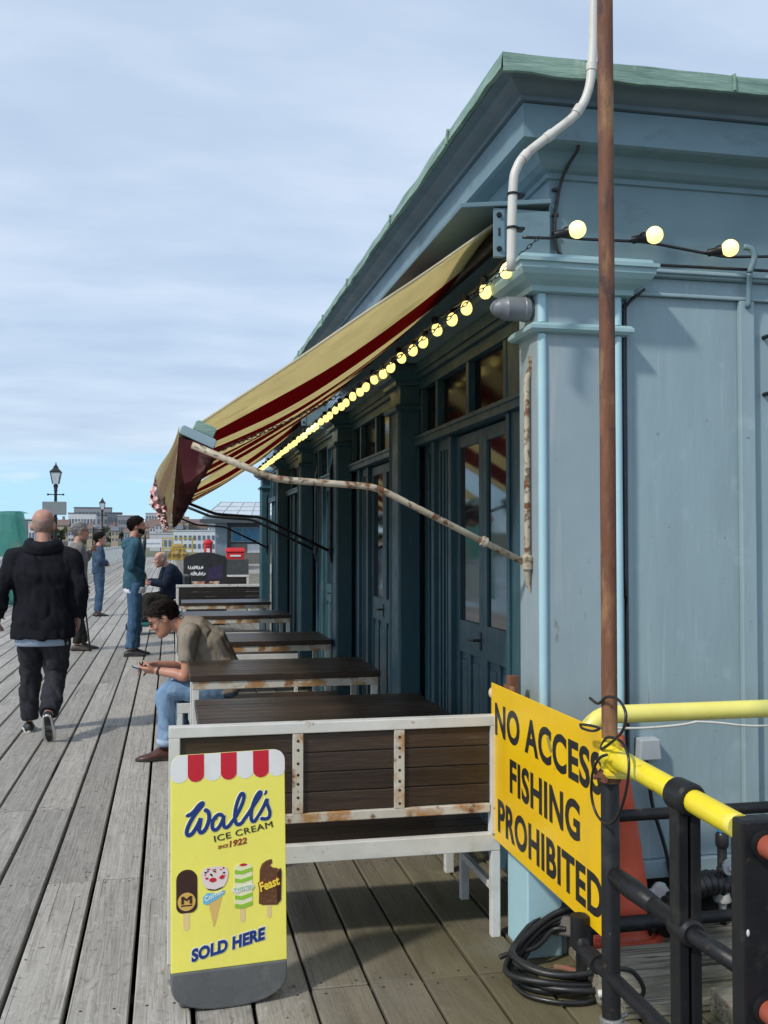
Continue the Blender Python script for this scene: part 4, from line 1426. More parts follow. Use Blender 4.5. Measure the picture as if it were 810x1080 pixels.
def flat(name, col, rough=.35, **k):
    return M(name, col, tuple(q * .93 for q in col), 4, rough=rough, **k)


board_y = flat('board_yellow', (0.93, 0.85, 0.15), stains=(((.80, .70, .16), 5, .55, .8, (1, 1, .4)), ((.45, .38, .10), 26, .70, .75)))
board_w = flat('board_white', (0.80, 0.80, 0.78), stains=(((.66, .64, .58), 7, .55, .8),))
board_r = flat('board_red', (0.58, 0.012, 0.03))
navy = flat('ink_navy', (0.012, 0.04, 0.19))
ink_black = flat('ink_black', (0.02, 0.018, 0.015))
ink_brown = flat('ink_red_brown', (0.28, 0.035, 0.015))
choc = flat('ink_chocolate', (0.045, 0.016, 0.010))
choc2 = M('ink_nut_chocolate', (0.12, 0.045, 0.018), (0.19, 0.085, 0.035), 90, rough=.4, lo=.5, hi=.6)
gold = flat('ink_gold', (0.68, 0.43, 0.10))
wood_stick = flat('ink_stick', (0.82, 0.62, 0.27))
lime = flat('ink_lime', (0.30, 0.56, 0.04))
creamw = flat('ink_cream', (0.82, 0.80, 0.52))
pinkw = flat('ink_pink_white', (0.80, 0.70, 0.66))
skyb = flat('ink_sky_blue', (0.16, 0.52, 0.72))
rubber = M('rubber_grey', (0.115, 0.12, 0.12), (0.09, 0.095, 0.095), 8, rough=.6, bump=.15, bscale=60, stains=(((.17, .165, .15), 9, .58, .76),))
BH = 0.826
FT = 0.128                                 # height of the grey foot


def rrect(x0, y0, x1, y1, rt, rb, n=8):
    o = []
    for cx, cy, r, a0 in ((x1 - rt, y1 - rt, rt, 0), (x0 + rt, y1 - rt, rt, 90), (x0 + rb, y0 + rb, rb, 180), (x1 - rb, y0 + rb, rb, 270)):
        if r <= 0:
            o.append((cx, cy))
        else:
            for i in range(n + 1):
                a = R(a0 + 90 * i / n)
                o.append((cx + r * math.cos(a), cy + r * math.sin(a)))
    return o


mb = MB()
mb.prism(rrect(0, FT, SW, BH, .038, 0), b3, -.012, 0)
obj('panel', mb, board_y, ic, local=True, bevel=.0015)
# the foot: a tongue-like rubber plate, rounded at both ends
foot = [(0.0, FT - .0005)]
for i in range(15):
    a = math.pi + math.pi * i / 14
    foot.append((SW / 2 + SW / 2 * (abs(math.cos(a)) ** .88) * (1 if math.cos(a) > 0 else -1), 0.086 - 0.088 * (abs(math.sin(a)) ** .80)))
foot.append((SW, FT - .0005))
mb = MB()
mb.prism([(max(0, min(SW, x)), max(-.002, y)) for x, y in foot], b3, -.035, 0.006)
obj('foot', mb, rubber, ic, local=True, bevel=.006, seg=3)
mb = MB()
mb.box((0.03, -0.02, 0.0), (SW - .03, 0.20, 0.035))
obj('base', mb, rubber, ic, local=True, bevel=.012, seg=3)
# white scalloped valance with red tongues
D1, D2, D3, D4, D5 = .0008, .0016, .0024, .0032, .004
top = BH - .0015
outline = [(SW + .0004, top - .066)] + [q for q in rrect(-.0004, top - .088, SW + .0004, BH + .0004, .0378, 0)[:18]] + [(-.0004, top - .066)]
for k in range(7):
    cxk = SW * (k + .5) / 7
    rr_ = SW / 14
    for i in range(9):
        a = math.pi + math.pi * i / 8
        outline.append((cxk + rr_ * math.cos(a), top - .068 + rr_ * .75 * math.sin(a)))
obj('scallop_band', MB().prism(outline, b3, .0002, D1), board_w, ic, local=True)
for k in (1, 3, 5):
    cxk = SW * (k + .5) / 7
    rr_ = SW / 14 - .0005
    o = [(cxk + rr_, BH + .0002), (cxk - rr_, BH + .0002)] + [(cxk + rr_ * math.cos(math.pi + math.pi * i / 10), top - .064 + rr_ * .9 * math.sin(math.pi + math.pi * i / 10)) for i in range(11)]
    obj('scallop', MB().prism(o, b3, D1, D2), board_r, ic, local=True)

# the script wordmark, drawn with strokes
strokes = [([(150, 408), (172, 402), (196, 382), (222, 352), (244, 340), (240, 356), (214, 384), (186, 420), (160, 466), (148, 504), (158, 524), (182, 514), (206, 482), (226, 446), (232, 430), (228, 462), (222, 496), (234, 514), (256, 502), (274, 470), (284, 430), (278, 396), (262, 384)], 12.5),
           ([(280, 440), (300, 446), (326, 438)], 8.5),
           ([(366, 424), (344, 416), (318, 432), (302, 468), (306, 498), (324, 506), (348, 484), (366, 450), (372, 426), (370, 460), (374, 490), (392, 496), (414, 478)], 11.5),
           ([(410, 480), (446, 436), (478, 380), (496, 332), (494, 306), (478, 306), (458, 346), (444, 398), (440, 446), (450, 480), (470, 484), (488, 472)], 11.5),
           ([(484, 474), (524, 424), (566, 366), (598, 322), (602, 304), (590, 304), (566, 340), (546, 396), (540, 446), (548, 472), (566, 472)], 11.5),
           ([(562, 474), (588, 440), (618, 392), (640, 348), (640, 372), (650, 400), (658, 428), (652, 456), (632, 466), (606, 462)], 11),
           ([(632, 296), (636, 304), (628, 314)], 7)]


def stroke_mesh(wd, d, thick):
    mb = MB()
    for pts, r in strokes:
        P = [Vector((*c1(x, y), 0)) for x, y in pts]
        rad = [(r + wd) / 5.786 * SK] * len(P)
        P, rad = catmull(P, rad, 5)
        rad[0] *= .7
        n = 12
        rings = []
        for i, p in enumerate(P):
            dd = (P[min(i + 1, len(P) - 1)] - P[max(i - 1, 0)]).normalized()
            a = Vector((-dd.y, dd.x, 0))
            ring_ = []
            for k in range(n):
                q = 2 * math.pi * k / n
                w_ = p + a * rad[i] * math.cos(q)
                ring_.append(b3(w_.x, w_.y, d + thick * math.sin(q)))
            rings.append(ring_)
        mb.loft(rings)
        for e, s_ in ((0, rad[0]), (-1, rad[-1])):
            p = P[e]
            mb.lathe([(s_ * math.cos(t), thick * math.sin(t)) for t in (-1.4, -.7, 0, .7, 1.4)], b3(p.x, p.y, d), 12, (0, -1, 0))
    return mb


obj('script_edge', stroke_mesh(4.5, .0004, .0008), creamw, ic, local=True, smooth=True)
obj('script', stroke_mesh(0, .0012, .0010), navy, ic, local=True, smooth=True)


def rot_place(x0, y0, x1, y1, conv, hgt, shear=0.0):
    a = Vector(conv(x0, y0))
    b = Vector(conv(x1, y1))
    ex = (b - a)
    ey = Vector((-ex.y, ex.x)).normalized() * (hgt / 5.786 * SK)

    def f(u, v, d):
        p = a + ex * u + ey * v + ex.normalized() * shear * v * ey.length
        return b3(p.x, p.y, d + .0004)
    return f


obj('lettering', text_mb('ICE CREAM', rot_place(317, 578, 676, 519, c1, 37), bold=.0, wide=.0022, space=1.08, fit=(0, 0, 1, 1), depth=.001), ink_black, ic, local=True)
obj('lettering', text_mb('1922', rot_place(406, 618, 512, 604, c1, 38, .25), bold=.03, fit=(0, 0, 1, 1), depth=.001), ink_brown, ic, local=True)
obj('lettering', text_mb('SINCE', rot_place(336, 622, 396, 615, c1, 20, .2), bold=.02, fit=(0, 0, 1, 1), depth=.001), ink_brown, ic, local=True)
obj('lettering_edge', text_mb('SOLD HERE', rot_place(162, 600, 618, 516, c2_, 84, .22), bold=.085, space=1.04, fit=(0, 0, 1, 1), depth=.0006), board_w, ic, local=True)
obj('lettering', text_mb('SOLD HERE', rot_place(168, 596, 612, 514, c2_, 75, .22), bold=.05, space=1.04, fit=(0, 0, 1, 1), depth=.0016), navy, ic, local=True)


def poly(name, pts, mat, d0, d1, conv=c2_):
    return obj(name, MB().prism([conv(x, y) for x, y in pts], b3, d0, d1), mat, ic, local=True)


def cap_pts(x0, y0, x1, y1, rt, rb, n=8):
    return [(x, y) for x, y in rrect(x0, y0, x1, y1, rb, rt, n)]


def ell(cx, cy, rx, ry, n=24, a0=0, a1=360):
    return [(cx + rx * math.cos(R(a0 + (a1 - a0) * i / n)), cy + ry * math.sin(R(a0 + (a1 - a0) * i / n))) for i in range(n if a1 - a0 == 360 else n + 1)]


# chocolate bar on a stick
poly('stick', cap_pts(120, 290, 160, 408, 2, 18), wood_stick, .0002, D1)
poly('chocolate_ice', cap_pts(80, 54, 205, 306, 60, 40), choc, .0003, D2)
poly('gold_seal', ell(141, 240, 53, 53), gold, D2, D3)
obj('seal_letter', text_mb('M', rot_place(112, 252, 170, 252, c2_, 44), bold=.0, wide=.05, fit=(0, 0, 1, 1), depth=D3 + .0008), choc, ic, local=True)
poly('seal_line', [(108, 266), (174, 266), (174, 259), (108, 259)], choc, D3, D3 + .0008)
# cone
poly('cone', [(272, 262), (355, 232), (307, 406), (300, 402)], flat('ink_wafer', (.76, .50, .16)), .0002, D1)
poly('cone_label', [(240, 262), (238, 226), (262, 202), (320, 210), (372, 196), (366, 218), (330, 240), (262, 272)], skyb, D1, D2)
obj('lettering', text_mb('Cornet', rot_place(252, 254, 362, 212, c2_, 30, .15), bold=.02, fit=(0, 0, 1, 1), depth=D3), board_w, ic, local=True)
poly('chocolate_rim', ell(310, 168, 54, 24), choc, D1, D2)
poly('whipped_top', [(232, 108), (230, 78), (246, 58), (290, 50), (350, 52), (382, 64), (392, 92), (384, 140), (364, 172), (312, 186), (262, 176), (240, 150)], pinkw, D2, D3)
rr = random.Random(4)
for k in range(17):
    x, y = rr.uniform(246, 378), rr.uniform(58, 118)
    poly('sprinkle', ell(x, y, rr.uniform(4, 9), rr.uniform(3, 6), 8), choc if k % 2 else board_r, D3, D4)
for x, y, q in ((298, 128, 22), (352, 118, 16), (262, 116, 10)):
    poly('sauce', ell(x, y, q, q * .6, 14), board_r, D4, D4 + .0006)
# green swirl
poly('stick', cap_pts(462, 296, 496, 396, 2, 15), wood_stick, .0002, D1)
poly('swirl_ice', cap_pts(430, 52, 538, 306, 34, 26), creamw, .0003, D2)
for k in range(5):
    y = 70 + 50 * k
    poly('green_stripe', [(431, y + 12), (470, y + 22), (537, y + 6), (537, y + 28), (480, y + 44), (431, y + 36)], lime, D2, D3)
poly('ice_core', ell(484, 57, 24, 8, 14), board_r, D2, D3)
poly('white_label', [(412, 208), (420, 186), (470, 184), (540, 172), (550, 190), (540, 206), (470, 212), (440, 222)], board_w, D3, D4)
obj('lettering', text_mb('TWISTER', rot_place(424, 212, 542, 200, c2_, 22), bold=.02, fit=(0, 0, 1, 1), depth=D4 + .0008), flat('ink_pale_green', (.45, .62, .40)), ic, local=True)
# nutty bar with a bite
poly('stick', cap_pts(626, 296, 656, 390, 2, 14), wood_stick, .0002, D1)
poly('nut_bar', [(578, 296), (586, 96), (600, 62), (632, 44), (660, 40), (664, 62), (650, 76), (668, 92), (694, 96), (702, 106), (716, 98), (722, 112), (716, 290), (690, 316), (600, 308)], choc2, .0003, D2)
poly('bar_side', [(690, 316), (716, 290), (722, 116), (704, 112), (694, 130)], choc, D2, D3)
obj('lettering_edge', text_mb('Feast', rot_place(584, 236, 716, 200, c2_, 64, .1), bold=.07, fit=(0, 0, 1, 1), depth=D3 + .0004), ink_brown, ic, local=True)
obj('lettering', text_mb('Feast', rot_place(590, 230, 710, 196, c2_, 56, .1), bold=.03, fit=(0, 0, 1, 1), depth=D4 + .0012), flat('ink_sun', (.88, .68, .06)), ic, local=True)
# ---------------------------------------------------------------- people
V = Vector


def ering(c, r, f, rx, ry, n=18, e=2.25):
    o = []
    for k in range(n):
        a = 2 * math.pi * k / n
        ca, sa = math.cos(a), math.sin(a)
        o.append(c + r * (rx * math.copysign(abs(ca) ** (2 / e), ca)) + f * (ry * math.copysign(abs(sa) ** (2 / e), sa)))
    return o


HEADP = [(-.118, .020, .040, .078), (-.108, .036, .012, .092), (-.090, .048, -.02, .097), (-.065, .056, -.045, .096), (-.035, .064, -.070, .097), (-.01, .069, -.088, .094), (.02, .073, -.098, .095),
         (.045, .0745, -.100, .096), (.07, .071, -.095, .088), (.092, .060, -.080, .072), (.108, .043, -.058, .050), (.118, .02, -.028, .022)]


def head_rings(c, r, f, u, s=1.0, grow=0.0, zmin=-9):
    return [ering(c + u * (z * s + (grow if z > 0 else 0)) + f * ((a + b) / 2 * s), r, f, w_ * s + grow, (b - a) / 2 * s + grow, 20, 2.1) for z, w_, a, b in HEADP if z > zmin]


def frame(f, up=V((0, 0, 1))):
    f = f.normalized()
    r = f.cross(up).normalized()
    return r, f, r.cross(f).normalized()


def add_head(mb, c, f, up, s):
    r, f, u = frame(f, up)
    mb.loft(head_rings(c, r, f, u, s))
    T = lambda x, y, z: c + (r * x + f * y + u * z) * s
    q = Matrix((r, f, u)).transposed()
    mb.tube([T(0, .088, .022), T(0, .100, .002), T(0, .114, -.022), T(0, .104, -.034)], [.008 * s, .009 * s, .0135 * s, .010 * s], 10)
    for sx in (-1, 1):
        mb.ball(T(sx * .013, .099, -.030), .0085 * s, 8, 6)
        mb.ball(T(sx * .077, -.010, -.006), (.017 * s, .021 * s, .033 * s), 10, 8, q)
        mb.ball(T(sx * .030, .084, .026), (.024 * s, .012 * s, .007 * s), 10, 6, q)
        mb.ball(T(sx * .040, .072, -.030), (.020 * s, .018 * s, .018 * s), 10, 6, q)
    mb.ball(T(0, .090, -.055), (.022 * s, .011 * s, .005 * s), 10, 6, q)
    mb.ball(T(0, .089, -.066), (.018 * s, .011 * s, .006 * s), 10, 6, q)
    mb.ball(T(0, .080, -.100), (.022 * s, .018 * s, .016 * s), 10, 6, q)
    return T, q


def add_hand(mb, w, d, pn, thumb, curl=0.5, s=1.0, spread=0.0, fist=0.0):
    """w wrist, d pointing direction, pn palm normal (the way the palm faces), thumb = +1/-1 side along d x pn"""
    d = d.normalized()
    pn = (pn - d * pn.dot(d)).normalized()
    sd = d.cross(pn).normalized() * thumb
    rings = []
    for t, wd, th in ((-.02, .024, .019), (.0, .028, .019), (.03, .038, .017), (.065, .042, .014), (.088, .040, .012)):
        rings.append(ering(w + d * t * s, sd, pn, wd * s, th * s, 14, 2.6))
    mb.loft(rings)
    for k, (off, L) in enumerate(((.030, .070), (.010, .079), (-.011, .073), (-.031, .057))):
        p = w + (d * .070 + sd * off) * s
        pts = [p]
        ang = 0.0
        for j, fr in enumerate((.24, .36, .24, .20)):
            ang += (0, .75, .85, .5)[j] * curl * (1 + .08 * k)
            dd = (d * math.cos(ang) + pn * math.sin(ang) + sd * spread * (1.5 - k) * .1).normalized()
            pts.append(pts[-1] + dd * L * fr * s * 1.25)
        mb.tube(pts, [.0095 * s, .0092 * s, .0088 * s, .0082 * s, .0066 * s], 8)
    p = w + (d * .018 + sd * .026) * s
    t1 = (d * .62 + sd * .70 + pn * .35).normalized()
    t2 = (d * .85 + sd * .25 + pn * .55).normalized()
    mb.tube([p, p + t1 * .038 * s, p + t1 * .038 * s + t2 * .030 * s, p + t1 * .038 * s + t2 * .056 * s], [.0135 * s, .0115 * s, .0098 * s, .007 * s], 8)


def J_stand(h=1.78, wide=1.0):
    k = h / 1.78
    J = dict(pel=V((0, 0, .95)), wai=V((0, .0, 1.10)), che=V((0, -.005, 1.28)), upc=V((0, -.015, 1.42)), nec=V((0, -.01, 1.50)), hea=V((0, .03, 1.662)), hf=V((0, 1, 0)),
             sL=V((-.185 * wide, -.015, 1.435)), sR=V((.185 * wide, -.015, 1.435)), eL=V((-.235 * wide, -.03, 1.15)), eR=V((.235 * wide, -.03, 1.15)), wL=V((-.24 * wide, .04, .90)), wR=V((.24 * wide, .04, .90)),
             hL=V((-.09, 0, .93)), hR=V((.09, 0, .93)), kL=V((-.10, .02, .50)), kR=V((.10, .02, .50)), aL=V((-.105, -.02, .085)), aR=V((.105, -.02, .085)), tL=V((-.125, .16, .03)), tR=V((.125, .16, .03)))
    return {a: (b * k if a != 'hf' else b) for a, b in J.items()}


def torso_rings(J, g, fat, hem=None, top='nec', belly=0.0):
    sp = [('pel', .162, .112), ('wai', .150 + .0, .108), ('che', .172, .118), ('upc', .165, .098)]
    hipr = (J['hR'] - J['hL']).normalized()
    shr = (J['sR'] - J['sL']).normalized()
    pts = [J[a] for a, _, _ in sp] + [J['nec']]
    rings = []
    if hem is not None:
        d = (J['wai'] - J['pel']).normalized()
        c = J['pel'] - d * hem
        f = (-(hipr.cross(d))).normalized() * -1
        rings.append(ering(c, hipr, d.cross(hipr).normalized(), (.170 + g) * fat, (.118 + g) * fat))
    for i, (a, rx, ry) in enumerate(sp):
        d = (pts[i + 1] - pts[max(i - 1, 0)]).normalized()
        r = hipr.lerp(shr, i / 3).normalized()
        f = d.cross(r).normalized()
        r = f.cross(d).normalized()
        if f.dot(J['hf']) < -.2:
            f = -f
        b_ = belly if i in (0, 1) else (belly * .6 if i == 2 else 0)
        ft = fat if i < 3 else 1 + (fat - 1) * .5
        rings.append(ering(pts[i] + f * b_ * .5, r, f, (rx + g) * ft, (ry + g) * ft + b_ * .5))
    d = (J['nec'] - J['upc']).normalized()
    f = d.cross(shr).normalized()
    rings.append(ering(J['nec'].lerp(J['upc'], .35), shr, f, .115 + g * .8, .080 + g * .6))
    rings.append(ering(J['nec'], shr, f, .066 + g * .7, .064 + g * .7))
    return rings


def limb(mb, pts, rad, k=6, n=14):
    mb.tube(pts, rad, n, smooth=k)


def shoe(mb, a, t, sole=0.0, w_=.047, up=V((0, 0, 1))):
    d = (t - a)
    d = (d - up * d.dot(up)).normalized()
    base = a - up * .085
    r = d.cross(up).normalized()
    L = .285
    rings = []
    for y, hw, h in ((-.075, .020, .050), (-.066, .034, .066), (-.03, .037, .085), (.03, .040, .092), (.075, .044, .070), (.12, .049, .052), (.16, .046, .042), (.19, .034, .032), (.207, .012, .020)):
        c = base + d * y
        ring = []
        for q in range(14):
            an = 2 * math.pi * q / 14
            x = math.cos(an)
            z = math.sin(an)
            ring.append(c + r * (hw * x * (1.0 if z < 0 else 1 - .25 * z)) + up * (h * .5 + h * .5 * (z if z > 0 else max(-1, z * 1.6))))
        rings.append(ring)
    mb.loft(rings)
    return base, d, r, up


def sole_mb(mb, base, d, r, up, dz=.018):
    o = [(-.08, .0), (-.07, .028), (-.03, .038), (.03, .040), (.09, .050), (.14, .052), (.18, .044), (.205, .026), (.213, 0), (.205, -.026), (.18, -.044), (.14, -.052), (.09, -.050), (.03, -.040), (-.03, -.038), (-.07, -.028)]
    mb.prism(o, lambda u, v, q: base + d * u + r * v + up * q, .0, dz)


def person(label, loc, rot, J, skin, topm, botm, shoem, fat=1.0, belly=0.0, hem=.10, voxel=.0085, hair=None, hairm=None, sleeves='long', solem=None, fold=.012, hs=1.0, hands=None, tag_top='jacket', tag_bot='trousers', tag_shoe='shoe',
           legw=1.0, feet_up=(None, None), eyes=True, lips=None, sleeve_w=1.0):
    mb = MB()
    mb.loft(torso_rings(J, 0, fat * .97, None))
    T, q = add_head(mb, J['hea'], J['hf'], J.get('hu', V((0, 0, 1))), hs)
    limb(mb, [J['upc'].lerp(J['nec'], .5), J['nec'], J['nec'].lerp(J['hea'], .55)], [.062, .058, .056], 4)
    for s_ in 'LR':
        S, E_, W_ = J['s' + s_], J['e' + s_], J['w' + s_]
        limb(mb, [S, S.lerp(E_, .4), E_, E_.lerp(W_, .35), W_], [.052, .047, .039, .038, .026])
        limb(mb, [J['h' + s_], J['h' + s_].lerp(J['k' + s_], .5), J['k' + s_], J['k' + s_].lerp(J['a' + s_], .35), J['a' + s_]], [.085, .074, .054, .052, .038])
        hd = (hands or {}).get(s_)
        sgn = -1 if s_ == 'L' else 1
        if hd:
            add_hand(mb, W_, hd[0], hd[1], hd[2], hd[3])
        else:
            add_hand(mb, W_, (W_ - E_).normalized() + V((0, .1, -.1)), V((-sgn, 0, 0)), -sgn if False else (1 if V((0, 1, 0)).dot((W_ - E_).normalized().cross(V((-sgn, 0, 0)))) > 0 else -1), .45)
    body = remesh('person', mb, voxel * .72, skin, None, 3)
    body.location = loc
    body.rotation_euler = (0, 0, rot)
    tag(body, label, 'person')
    # upper garment
    mb = MB()
    mb.loft(torso_rings(J, .022, fat, hem, belly=belly))
    for s_ in 'LR':
        S, E_, W_ = J['s' + s_], J['e' + s_], J['w' + s_]
        c = J['upc'].lerp(S, .55)
        if sleeves == 'long':
            limb(mb, [c, S, S.lerp(E_, .5), E_, E_.lerp(W_, .5), W_.lerp(E_, .03)], [q * sleeve_w for q in (.075, .078, .068, .060, .055, .043)])
        else:
            limb(mb, [c, S, S.lerp(E_, .38), S.lerp(E_, .66)], [.075, .074, .066, .064])
    remesh(tag_top, mb, voxel, topm, body, 4, fold)
    # trousers
    mb = MB()
    hipr = (J['hR'] - J['hL']).normalized()
    d = (J['wai'] - J['pel']).normalized()
    f = d.cross(hipr).normalized()
    mb.loft([ering(J['pel'] - d * .085, hipr, f, .125 * fat, .095 * fat), ering(J['pel'] - d * .03, hipr, f, .166 * fat, .118 * fat), ering(J['pel'] + d * .07, hipr, f, .160 * fat, .114 * fat)])
    for s_ in 'LR':
        h_, k_, a_ = J['h' + s_], J['k' + s_], J['a' + s_]
        limb(mb, [h_, h_.lerp(k_, .3), h_.lerp(k_, .7), k_, k_.lerp(a_, .4), k_.lerp(a_, .8), a_.lerp(k_, .035)], [q * legw for q in (.100, .098, .080, .070, .066, .062, .060)])
    remesh(tag_bot, mb, voxel, botm, body, 4, fold * .8, (11, 11, 8))
    for s_ in 'LR':
        up = feet_up[0 if s_ == 'L' else 1] or V((0, 0, 1))
        mb = MB()
        fr = shoe(mb, J['a' + s_], J['t' + s_], up=up)
        sh = obj(tag_shoe, mb, shoem, body, local=True, smooth=True)
        if solem:
            mb = MB()
            sole_mb(mb, *fr)
            obj('sole', mb, solem, sh, local=True, bevel=.003)
    r, f, u = frame(J['hf'], J.get('hu', V((0, 0, 1))))
    hc = J['hea']
    if hair:
        mb = MB()
        gr, cuts, rough = hair
        mb.loft(head_rings(hc, r, f, u, hs, gr))
        bm = mb.bm
        bmesh.ops.recalc_face_normals(bm, faces=bm.faces)
        for (po, no) in cuts:
            po_ = hc + (r * po[0] + f * po[1] + u * po[2]) * hs
            no_ = r * no[0] + f * no[1] + u * no[2]
            bmesh.ops.bisect_plane(bm, geom=bm.verts[:] + bm.edges[:] + bm.faces[:], plane_co=po_, plane_no=no_, clear_inner=True)
            ed = [e for e in bm.edges if e.is_boundary]
            if ed:
                bmesh.ops.holes_fill(bm, edges=ed)
        bmesh.ops.triangulate(bm, faces=bm.faces[:])
        bmesh.ops.subdivide_edges(bm, edges=bm.edges[:], cuts=2, use_grid_fill=True)
        for v in bm.verts:
            c = v.co
            v.co = c + (c - hc).normalized() * rough * (noise.noise(c * 55) + .6 * noise.noise(c * 120))
        if gr > .0045:                          # locks lying over the scalp
            hr = random.Random(int(abs(loc[0] * 100)) + 7)
            src = [(v.co.copy(), (v.co - hc).normalized()) for v in bm.verts]
            down = -u
            for _ in range(1100):
                p, nn = hr.choice(src)
                if (p - hc).dot(u) < -.085 * hs or (abs((p - hc).dot(r)) > .058 * hs and (p - hc).dot(u) < .026 * hs and (p - hc).dot(f) > -.045 * hs):
                    continue
                fl = (-f * .8 + down * .75 + r * (.5 if (p - hc).dot(r) > 0 else -.5) * hr.random() * .5 + V((hr.gauss(0, .1), hr.gauss(0, .1), hr.gauss(0, .1))))
                if (p - hc).dot(f) > .045 * hs and hr.random() < .8:
                    fl = fl + r * .35 + u * .9 - f * .3
                fl = (fl - nn * fl.dot(nn)).normalized()
                L_ = hr.uniform(.045, .075) * hs
                q0 = p - nn * .004
                q1 = q0 + fl * L_ * .5
                q1 = q1 + (q1 - hc).normalized() * .003
                q2 = q0 + fl * L_
                q2 = hc + (q2 - hc).normalized() * ((q0 - hc).length * .5 + (q2 - hc).length * .5) - nn * .004
                mb.tube([q0 - fl * .01, q0, q1, q2], [.001, .0019 * hs, .0021 * hs, .0008], 4)
        obj('hair', mb, hairm, body, local=True, smooth=True)
    if eyes:
        mb = MB()
        for sx in (-1, 1):
            mb.ball(hc + (r * (sx * .030) + f * .0895 + u * .004) * hs, (.010 * hs, .006 * hs, .005 * hs), 8, 6, Matrix((r, f, u)).transposed())
        obj('eye', mb, EYE, body, local=True, smooth=True)
        mb = MB()
        for sx in (-1, 1):
            mb.tube([hc + (r * (sx * a) + f * b + u * c) * hs for a, b, c in ((.014, .098, .021), (.030, .096, .026), (.046, .083, .020))], .0042 * hs, 6)
        obj('eyebrow', mb, hairm or BROW, body, local=True, smooth=True)
        mb = MB()
        mb.tube([hc + (r * a + f * b + u * c) * hs for a, b, c in ((-.022, .093, -.061), (0, .1015, -.0605), (.022, .093, -.061))], .0028 * hs, 6)
        obj('mouth', mb, LIPS, body, local=True, smooth=True)
    return body, (hc, r, f, u)


EYE = M('eye_dark', (.03, .025, .02), (.05, .04, .03), 9, rough=.2)
BROW = M('brow_grey', (.18, .15, .13), (.25, .22, .2), 40, rough=.8)
LIPS = M('lips', (.22, .07, .06), (.20, .065, .055), 9, rough=.5)
skin_a = M('skin_a', (.50, .255, .175), (.44, .205, .14), 9, rough=.5, bump=.05, bscale=180)
skin_b = M('skin_b', (.52, .29, .21), (.47, .22, .16), 9, rough=.5, bump=.05, bscale=180)
skin_stub = M('skin_stubble', (.47, .25, .185), (.38, .20, .15), 30, rough=.55, bump=.05, bscale=180)


def cloth(name, c, c2=None, b=.25, s=(1, 1, 1), **k):
    return M(name, c, c2, 6, rough=.85, spec=.15, bump=b, bscale=300, stretch=s, **k)


hood_black = cloth('black_fleece', (.0085, .0088, .013), (.012, .0125, .018))
trou_char = cloth('charcoal_trousers', (.034, .034, .041), (.024, .024, .03), stains=(((.05, .05, .06), 5, .55, .75, (6, 6, 1)),))
tee_tan = cloth('tan_tee', (.30, .262, .215), (.255, .222, .18))
jean_pale = cloth('pale_denim', (.215, .335, .50), (.15, .25, .40), stains=(((.34, .45, .58), 4, .52, .72, (3, 3, 1)),))
jean_mid = cloth('mid_denim', (.055, .115, .20), (.04, .09, .16), stains=(((.10, .19, .30), 5, .52, .72, (3, 3, 1)),))
jean_wom = cloth('woman_denim', (.05, .095, .15), (.035, .07, .12), stains=(((.10, .17, .24), 5, .52, .72),))
hood_teal = cloth('teal_hoodie', (.040, .100, .145), (.030, .08, .115), stains=(((.06, .13, .17), 7, .55, .75),))
jack_navy = cloth('navy_jacket', (.014, .022, .042), (.010, .016, .03))
jack_grey = cloth('taupe_jacket', (.20, .18, .16), (.16, .145, .13))
jack_den = cloth('denim_jacket', (.05, .085, .135), (.03, .055, .095), stains=(((.13, .18, .23), 9, .55, .7),))
dark_trou = cloth('dark_trousers', (.02, .02, .018), (.028, .026, .022))
leather = M('brown_leather', (.085, .028, .016), (.055, .02, .012), 12, rough=.35, rvar=.1)
shoe_black = M('shoe_black', (.012, .012, .013), (.02, .02, .02), 12, rough=.5)
boot_brown = M('boot_brown', (.05, .036, .026), (.035, .026, .02), 12, rough=.6)
sole_white = M('sole_white', (.62, .62, .60), (.5, .5, .48), 20, rough=.6)
sole_dark = M('sole_dark', (.02, .018, .016), (.03, .027, .025), 20, rough=.7)
hair_dark = M('hair_dark', (.011, .007, .005), (.019, .012, .009), 60, rough=.6, spec=.2, stretch=(1, .2, 1), bump=.5, bscale=160)
hair_grey = M('hair_grey', (.36, .35, .34), (.24, .23, .22), 50, rough=.6, bump=.5, bscale=140)
hair_crop = M('hair_crop', (.38, .25, .20), (.27, .19, .155), 45, rough=.8, bump=.3, bscale=200)
shirt_blue = cloth('pale_blue_shirt', (.38, .47, .60))
white_cloth = cloth('white_cloth', (.70, .72, .73))

# 1 the walking man, seen from behind
J = J_stand(1.79, 1.12)
J['sL'].z -= .035
J['sR'].z -= .035
J['upc'].z -= .01
J.update(hR=V((.095, 0, .93)), hL=V((-.095, .02, .93)), kR=V((.105, .02, .48)), aR=V((.075, -.33, .215)), tR=V((.085, -.25, .03)), kL=V((-.10, .17, .50)), aL=V((-.115, .22, .085)), tL=V((-.135, .42, .03)),
         eL=V((-.31, -.06, 1.16)), wL=V((-.34, .10, .94)), eR=V((.29, -.07, 1.17)), wR=V((.275, .03, .93)), hea=V((-.005, .03, 1.665)), hf=V((.03, 1, .02)))
ft = (J['tR'] - J['aR'])
fup = V((0, .78, .62)).normalized()
walker, hd = person('man walking away in a black hooded top and charcoal trousers, right heel lifted', (-.985, 8.45, 0), R(2), J, skin_stub, hood_black, trou_char, shoe_black, fat=1.30, belly=.05, hem=.185, hair=(.0020, [((0, .02, .0), (0, -1, .0)), ((0, 0, -.085), (0, .2, .98)), ((0, 0, .068), (0, .25, -.97))], .0010), hairm=hair_crop,
                    solem=sole_white, fold=.022, hs=1.12, legw=1.24, feet_up=(None, V((0, .80, .60)).normalized()), eyes=True, tag_top='hooded_top', sleeve_w=1.12, voxel=.0125)
mb = MB()                                  # hood lying bunched behind the neck
